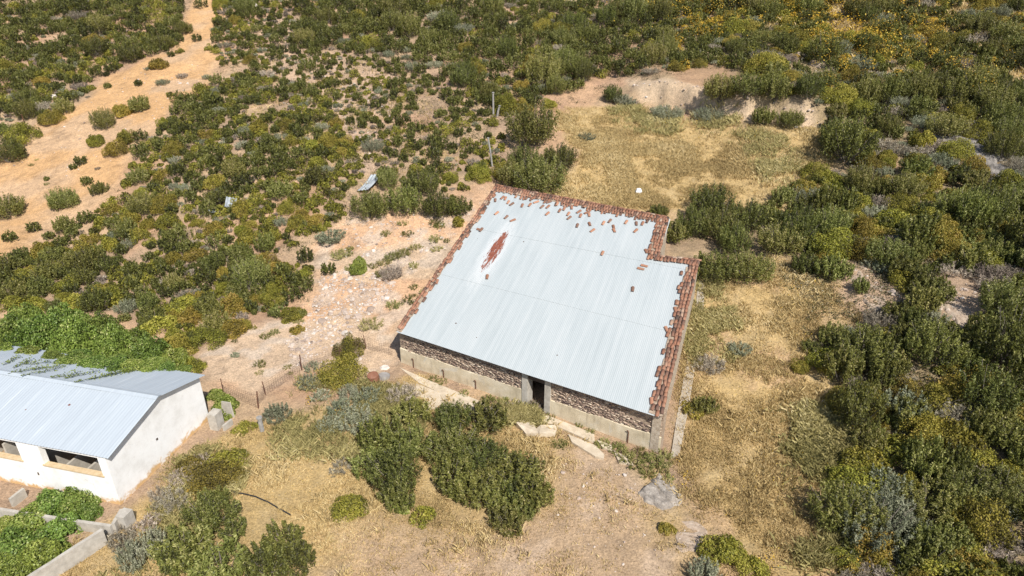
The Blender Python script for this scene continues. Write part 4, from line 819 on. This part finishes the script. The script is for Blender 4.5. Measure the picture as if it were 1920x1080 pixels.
mb = MB(); R = np.random.default_rng(21); RUB = [([(575, 600), (600, 520), (680, 500), (740, 530), (730, 560), (680, 600), (640, 640), (560, 690), (530, 640)], 1300, .10), ([(650, 410), (800, 400), (900, 380), (860, 450), (760, 520), (620, 470)], 600, .07), ([(480, 740), (560, 690), (690, 640), (700, 690), (560, 690)], 200, .06), ([(560, 100), (740, 130), (740, 300), (640, 300), (480, 150)], 700, .12), ([(250, 130), (400, 120), (330, 200), (200, 330), (0, 330)], 380, .08), ([(1180, 160), (1530, 200), (1540, 250), (1240, 215)], 160, .12), ([(1040, 840), (1220, 900), (1300, 1000), (1150, 1090), (1000, 1000)], 170, .045), ([(1560, 480), (1700, 560), (1640, 600), (1850, 520), (1800, 660)], 260, .1), ([(1690, -10), (1980, -10), (1980, 330), (1750, 260)], 140, .14)]
for poly, n, s in RUB:
    pw = wpoly(poly); lo, hi = pw.min(0), pw.max(0); x = R.uniform(lo[0], hi[0], n * 3); y = R.uniform(lo[1], hi[1], n * 3); ok = np.where(inpoly(pw, x, y))[0][:n]
    zz_ = terrain(x[ok], y[ok])
    for a, b2, z_ in zip(x[ok], y[ok], zz_): stone(mb, np.array([a, b2, z_ + .01]), s * (.35 + R.exponential(.55)), R, np.clip(R.normal(.55, .22), 0, 1))
tag(mb.build("rubble", m_pb), "loose pinkish stones strewn over the bare ground", "stones", kind='stuff')
for j, (px, py, s, lb) in enumerate([(690, 478, .32, "pale broken stone amid pale rubble in the yard"), (700, 470, .25, "second pale stone in the yard rubble"), (338, 156, .3, "white stone on the dirt track"), (352, 156, .2, "smaller white stone on the dirt track"), (728, 938, .3, "grey stone at the foot of the big dark shrubs"), (480, 12, .9, "pale boulder by the stony gap uphill"), (100, 182, .8, "pale boulder among shrubs above the track"), (1545, 755, .3, "pale stone at the thicket edge on the dry grass"), (722, 690, .4, "grey block at the corner of the stone house"), (1524, 510, .18, "little white stone under the dark shrub by the bank")]):
    mb = MB(); stone(mb, g1(px, py), s, R, .85); tag(mb.build("loose_stone", m_pb), lb, "stone")

# ------------------------------------------------------------------ dry grass, weeds and flowers
def tufts(n, poly, hmin, hmax, R, blades=6, spread=.12, wid=.013, dens=None):
    pw = wpoly(poly) if isinstance(poly, list) else poly; lo, hi = pw.min(0), pw.max(0)
    x = R.uniform(lo[0], hi[0], n * 4); y = R.uniform(lo[1], hi[1], n * 4); ok = distpoly(pw, x, y) + (fbm(x, y, 3, .4) - .5) * 4.5 + R.normal(0, .5, len(x)) > 0
    ok &= ~inpoly(HOUSE, x, y) & ~inpoly(BARN, x, y); d = fbm(x, y, 3, .5); ok &= (R.random(len(x)) < np.clip((d - .36) * 4.5, .06, 1)); ok &= ~((distpoly(Z['brown'], x, y) > 0) & (R.random(len(x)) < .75))
    ok = np.where(ok)[0][:n]; x, y = x[ok], y[ok]; z = terrain(x, y); pat = fbm(x + 31, y, 3, .3)
    m_ = len(x); xb = np.repeat(x, blades) + R.normal(0, spread, m_ * blades); yb = np.repeat(y, blades) + R.normal(0, spread, m_ * blades); zb_ = np.repeat(z, blades)
    h = R.uniform(hmin, hmax, m_ * blades) * np.repeat(.6 + .8 * pat, blades); a = R.uniform(0, 2 * pi, m_ * blades); ln = R.normal(0, .45, (m_ * blades, 2)) * h[:, None]
    w = wid * R.uniform(.6, 1.5, m_ * blades); P = np.stack([xb, yb, zb_ - .02], 1); S = np.stack([np.cos(a), np.sin(a), 0 * a], 1) * w[:, None]
    top = P + np.stack([ln[:, 0], ln[:, 1], h], 1); mid = P + np.stack([ln[:, 0] * .35, ln[:, 1] * .35, h * .6], 1)
    return np.stack([P - S, P + S, top + S * .3, mid - S], 1), np.clip(np.repeat(.42 + (pat - .5) * 1.1, blades) + R.normal(0, .2, m_ * blades), 0, 1)
HOUSE = np.array([pF, pE, pD, pC, pB, pA]); BARN = np.array([b0, b0 + LD * BL, b0 + LD * BL + GD * BG, b0 + GD * BG])
m_gr = tint_mat("dry_grass", [(0, (.36, .26, .12)), (.3, (.52, .385, .18)), (.6, (.62, .475, .235)), (1, (.74, .60, .35))], .8, .15, .15, 0, 0)
m_gg = tint_mat("greenish_grass", [(0, (.20, .18, .07)), (.4, (.36, .31, .13)), (.7, (.48, .41, .19)), (1, (.60, .52, .29))], .8, .15, .15, 0, 0)
R = np.random.default_rng(77); mb = MB()
for n, pl, h0, h1, kw in ((26000, Z['clearing'], .12, .34, {}), (20000, Z['strip_r'], .06, .2, {}), (22000, Z['front'], .05, .17, {}), (3500, Z['hill_r'], .3, .7, dict(spread=.25, wid=.03)), (1500, [(480, 90), (760, 130), (900, 330), (640, 420), (420, 200)], .15, .4, {})):
    mb.quads(*tufts(n, pl, h0, h1, R, **kw))
for n, pl in ((500, Z['clearing']), (320, Z['strip_r']), (280, Z['front'])): mb.quads(*tufts(n, pl, .2, .42, R, blades=20, spread=.12, wid=.011))
tag(mb.build("dry_grass", m_gr), "dry straw coloured grass over the clearing and slopes", "grass", kind='stuff')
mb = MB()
for n, pl, h0, h1, kw in ((1500, [(1130, 200), (1300, 205), (1420, 235), (1400, 270), (1250, 260), (1150, 230)], .3, .6, dict(spread=.14)), (1200, [(1400, 250), (1480, 260), (1480, 350), (1420, 340)], .2, .5, {}), (3200, [(1520, 760), (1640, 860), (1600, 960), (1560, 1100), (1480, 1100), (1540, 960), (1500, 860)], .2, .55, {}), (2200, [(1330, 500), (1370, 560), (1350, 680), (1300, 690), (1320, 560)], .15, .4, {}), (1700, [(560, 720), (700, 700), (720, 830), (640, 870), (500, 830)], .2, .5, {}), (1400, [(640, 790), (740, 730), (800, 770), (720, 830)], .2, .5, {}), (2000, [(230, 1000), (330, 900), (420, 830), (460, 900), (330, 1090), (220, 1090)], .15, .4, {}), (1200, [(940, 760), (1010, 770), (1000, 800), (930, 790)], .2, .5, {})):
    mb.quads(*tufts(n, pl, h0, h1, R, **kw))
tag(mb.build("green_grass", m_gg), "greener grass and weeds between the dry patches", "grass", kind='stuff')
mb = MB()      # yellow flowers: small discs on short stalks
FLW = [(1600, 60, 90, 60, 420, .10), (1560, 40, 60, 30, 160, .10), (1640, 75, 40, 40, 200, .10), (1480, 15, 60, 30, 160, .09), (1350, 60, 40, 20, 90, .08), (1230, 10, 120, 20, 200, .09), (1260, 35, 40, 40, 100, .08), (1380, 12, 50, 18, 120, .09), (1740, 90, 60, 40, 140, .08), (1850, 155, 60, 20, 140, .08), (1900, 120, 40, 40, 90, .08), (1560, 250, 30, 24, 70, .06), (1810, 222, 30, 20, 60, .07), (1880, 260, 30, 20, 60, .06), (1720, 315, 30, 20, 40, .06), (1410, 262, 20, 10, 30, .05), (1250, 240, 140, 40, 140, .05), (1490, 545, 28, 28, 70, .05), (1510, 640, 20, 14, 20, .04), (1610, 795, 40, 20, 70, .05), (1420, 870, 160, 140, 160, .035), (1400, 740, 80, 70, 60, .035), (598, 698, 14, 10, 30, .05), (628, 698, 14, 12, 34, .05), (578, 755, 8, 12, 26, .05), (640, 780, 20, 14, 26, .05), (360, 925, 12, 14, 26, .045), (560, 915, 40, 40, 20, .03), (860, 1030, 80, 50, 110, .025), (1285, 905, 10, 20, 26, .045), (1440, 1060, 30, 24, 40, .045), (1600, 1060, 40, 30, 60, .045), (700, 250, 200, 120, 60, .05), (940, 300, 40, 40, 60, .07), (890, 180, 60, 30, 40, .07), (1700, 700, 120, 120, 50, .05)]
for px, py, wx, wy, n, s in FLW + [(1300, 30, 160, 40, 240, .08), (1450, 40, 100, 50, 260, .08), (1700, 30, 120, 50, 200, .08), (1620, 70, 60, 40, 260, .09), (1780, 130, 90, 50, 200, .07)]:
    x = R.normal(px, wx * .5, n); y = np.clip(R.normal(py, wy * .5, n), -20, 1110); P = G(x, y); P[:, 2] += R.uniform(.4, 1.5, n) if py < 130 else R.uniform(.15, .9 if py < 400 else .4, n)
    u = unit(R.normal(size=(n, 3)) + np.array([0, 0, 1.6])); t_ = unit(np.cross(u, R.normal(size=(n, 3)))); mb.quads(leaf_quads(P, u, t_, s * (2.3 if py < 130 else 1.6) * R.uniform(.7, 1.4, n), s * (2.1 if py < 130 else 1.5) * R.uniform(.7, 1.3, n), R), R.random(n))
for s_ in SH:      # blossom on the shrubs of the upper hill
    if s_[2] < .5: continue
    (px, py), dep = project(s_[1])
    pr = sum(a * math.exp(-((px - cx) / w1) ** 2 - ((py - cy) / w2) ** 2) for cx, cy, w1, w2, a in ((1600, 70, 70, 60, 1.0), (1500, 20, 70, 30, .7), (1250, 5, 90, 25, .7), (1270, 70, 25, 40, .7), (1370, 55, 60, 20, .6), (1740, 95, 60, 40, .55), (1850, 150, 60, 25, .6), (1900, 80, 60, 50, .3), (1650, 5, 60, 20, .5)))
    if R.random() > pr: continue
    n = int(130 + 160 * R.random()); u = unit(R.normal(size=(n, 3)) + [0, -.3, .5]); u[:, 2] = np.abs(u[:, 2]); P = s_[1] + u * np.array([s_[2], s_[2], s_[2] * s_[3]]) * R.uniform(.88, 1.05, (n, 1))
    mb.quads(leaf_quads(P, unit(u + R.normal(size=(n, 3)) * .5), unit(R.normal(size=(n, 3))), R.uniform(.10, .19, n), R.uniform(.08, .15, n), R), R.random(n))
tag(mb.build("yellow_flowers", M['f']), "yellow wildflowers dotted over the hillside and grass", "flowers", kind='stuff')
mb = MB()      # low herbs and litter between the shrubs
for poly, n, s in (([(-160, -30), (560, -30), (700, 330), (560, 590), (200, 600), (-160, 570), (-160, 480), (100, 470), (380, 160), (300, 100), (-160, 300)], 5200, .5), ([(550, -30), (2050, -30), (2050, 420), (1560, 380), (1540, 240), (1350, 130), (1020, 200), (930, 340), (700, 330)], 8500, .6), ([(1520, 350), (2050, 400), (2050, 1150), (1590, 1150), (1620, 860), (1520, 650), (1440, 470)], 3600, .45)):
    pw = wpoly([(max(-160, a), max(-30, b2)) for a, b2 in poly]); lo, hi = np.maximum(pw.min(0), (-120, 8)), np.minimum(pw.max(0), (110, 175)); x = R.uniform(lo[0], hi[0], n * 3); y = R.uniform(lo[1], hi[1], n * 3)
    ok = inpoly(pw, x, y) & ~inpoly(Z['track'], x, y) & ~inpoly(Z['bank'], x, y) & ~inpoly(Z['rock_r'], x, y) & ~inpoly(HOUSE, x, y) & (fbm(x, y, 3, .45) > .42); ok = np.where(ok)[0][:n]; x, y = x[ok], y[ok]; m_ = len(x); q = 14
    z = np.repeat(terrain(x, y), q); sc = s * R.uniform(.5, 1.2, m_); P = np.stack([np.repeat(x, q), np.repeat(y, q), z], 1) + R.normal(size=(m_ * q, 3)) * np.repeat(sc, q)[:, None] * np.array([.42, .42, 0]); P[:, 2] += np.abs(R.normal(0, .38, m_ * q)) * np.repeat(sc, q)
    u = unit(R.normal(size=(m_ * q, 3)) + np.array([0, 0, .6])); t_ = unit(R.normal(size=(m_ * q, 3)) + np.array([0, 0, .8]))
    mb.quads(leaf_quads(P, u, t_, .13 * R.uniform(.7, 1.5, m_ * q), .05 * R.uniform(.7, 1.5, m_ * q), R), np.clip(np.repeat(R.uniform(.1, .8, m_), q) + R.normal(0, .15, m_ * q), 0, 1))
m_un = tint_mat("low_herbs", [(0, (.035, .04, .015)), (.3, (.10, .105, .035)), (.55, (.19, .155, .085)), (.8, (.30, .24, .15)), (1, (.36, .34, .24))], .8, .15, .1, 0, 0)
tag(mb.build("undergrowth", m_un), "low herbs and twiggy litter between the shrubs", "undergrowth", kind='stuff')
for px, py, r_ in ((5, 655, .6), (50, 661, .65), (95, 669, .75), (135, 677, .85), (172, 684, .9), (208, 688, .9), (243, 690, .85), (278, 691, .8), (312, 692, .7), (342, 693, .55), (150, 668, .8), (220, 677, .85), (290, 682, .8)):
    P_ = onplane(px, py, bp(0, RID, RH), unit(np.array([*(GD * mb_), 1.0]))); shrub('b', P_, r_, .55, True, f"bramble clump spilling onto the barn roof edge, {px/19.2:.0f}% across {py/10.8:.1f}% down", None)
# bramble shoots creeping onto the barn roof
R = np.random.default_rng(9); mb = MB()
for (x0, y0), (x1, y1) in (((35, 668), (5, 685)), ((60, 672), (25, 690)), ((110, 690), (40, 705)), ((150, 700), (95, 708)), ((185, 695), (120, 710)), ((215, 700), (140, 717)), ((235, 695), (165, 712)), ((120, 685), (60, 692)), ((90, 678), (45, 683)), ((255, 692), (200, 704)), ((75, 690), (20, 698))):
    nrm = unit(np.array([*(GD * mb_), 1.0])); P0 = bp(0, RID, RH)
    A_ = onplane(x0, y0, P0 + [0, 0, .12], nrm); B_ = onplane(x1, y1, P0 + [0, 0, .06], nrm); pts = [A_ + (B_ - A_) * t + R.normal(0, .05, 3) * np.array([1, 1, .3]) for t in np.linspace(0, 1, 7)]
    mb.tube(pts, .012, 4, .12); n = 90; t = R.random(n) ** 1.3; P = A_ + (B_ - A_) * t[:, None] + R.normal(0, .11, (n, 3)) * (1.1 - t)[:, None] + np.array([0, 0, .05])
    u = unit(R.normal(size=(n, 3)) + [0, 0, 1]); t_ = unit(R.normal(size=(n, 3))); mb.quads(leaf_quads(P, u, t_, R.uniform(.06, .12, n), R.uniform(.04, .08, n), R), np.clip(R.normal(.35, .2, n), 0, 1))
tag(mb.build("bramble_shoots", M['b']), "thin bramble shoots creeping over the back slope of the barn roof", "bramble", kind='stuff')
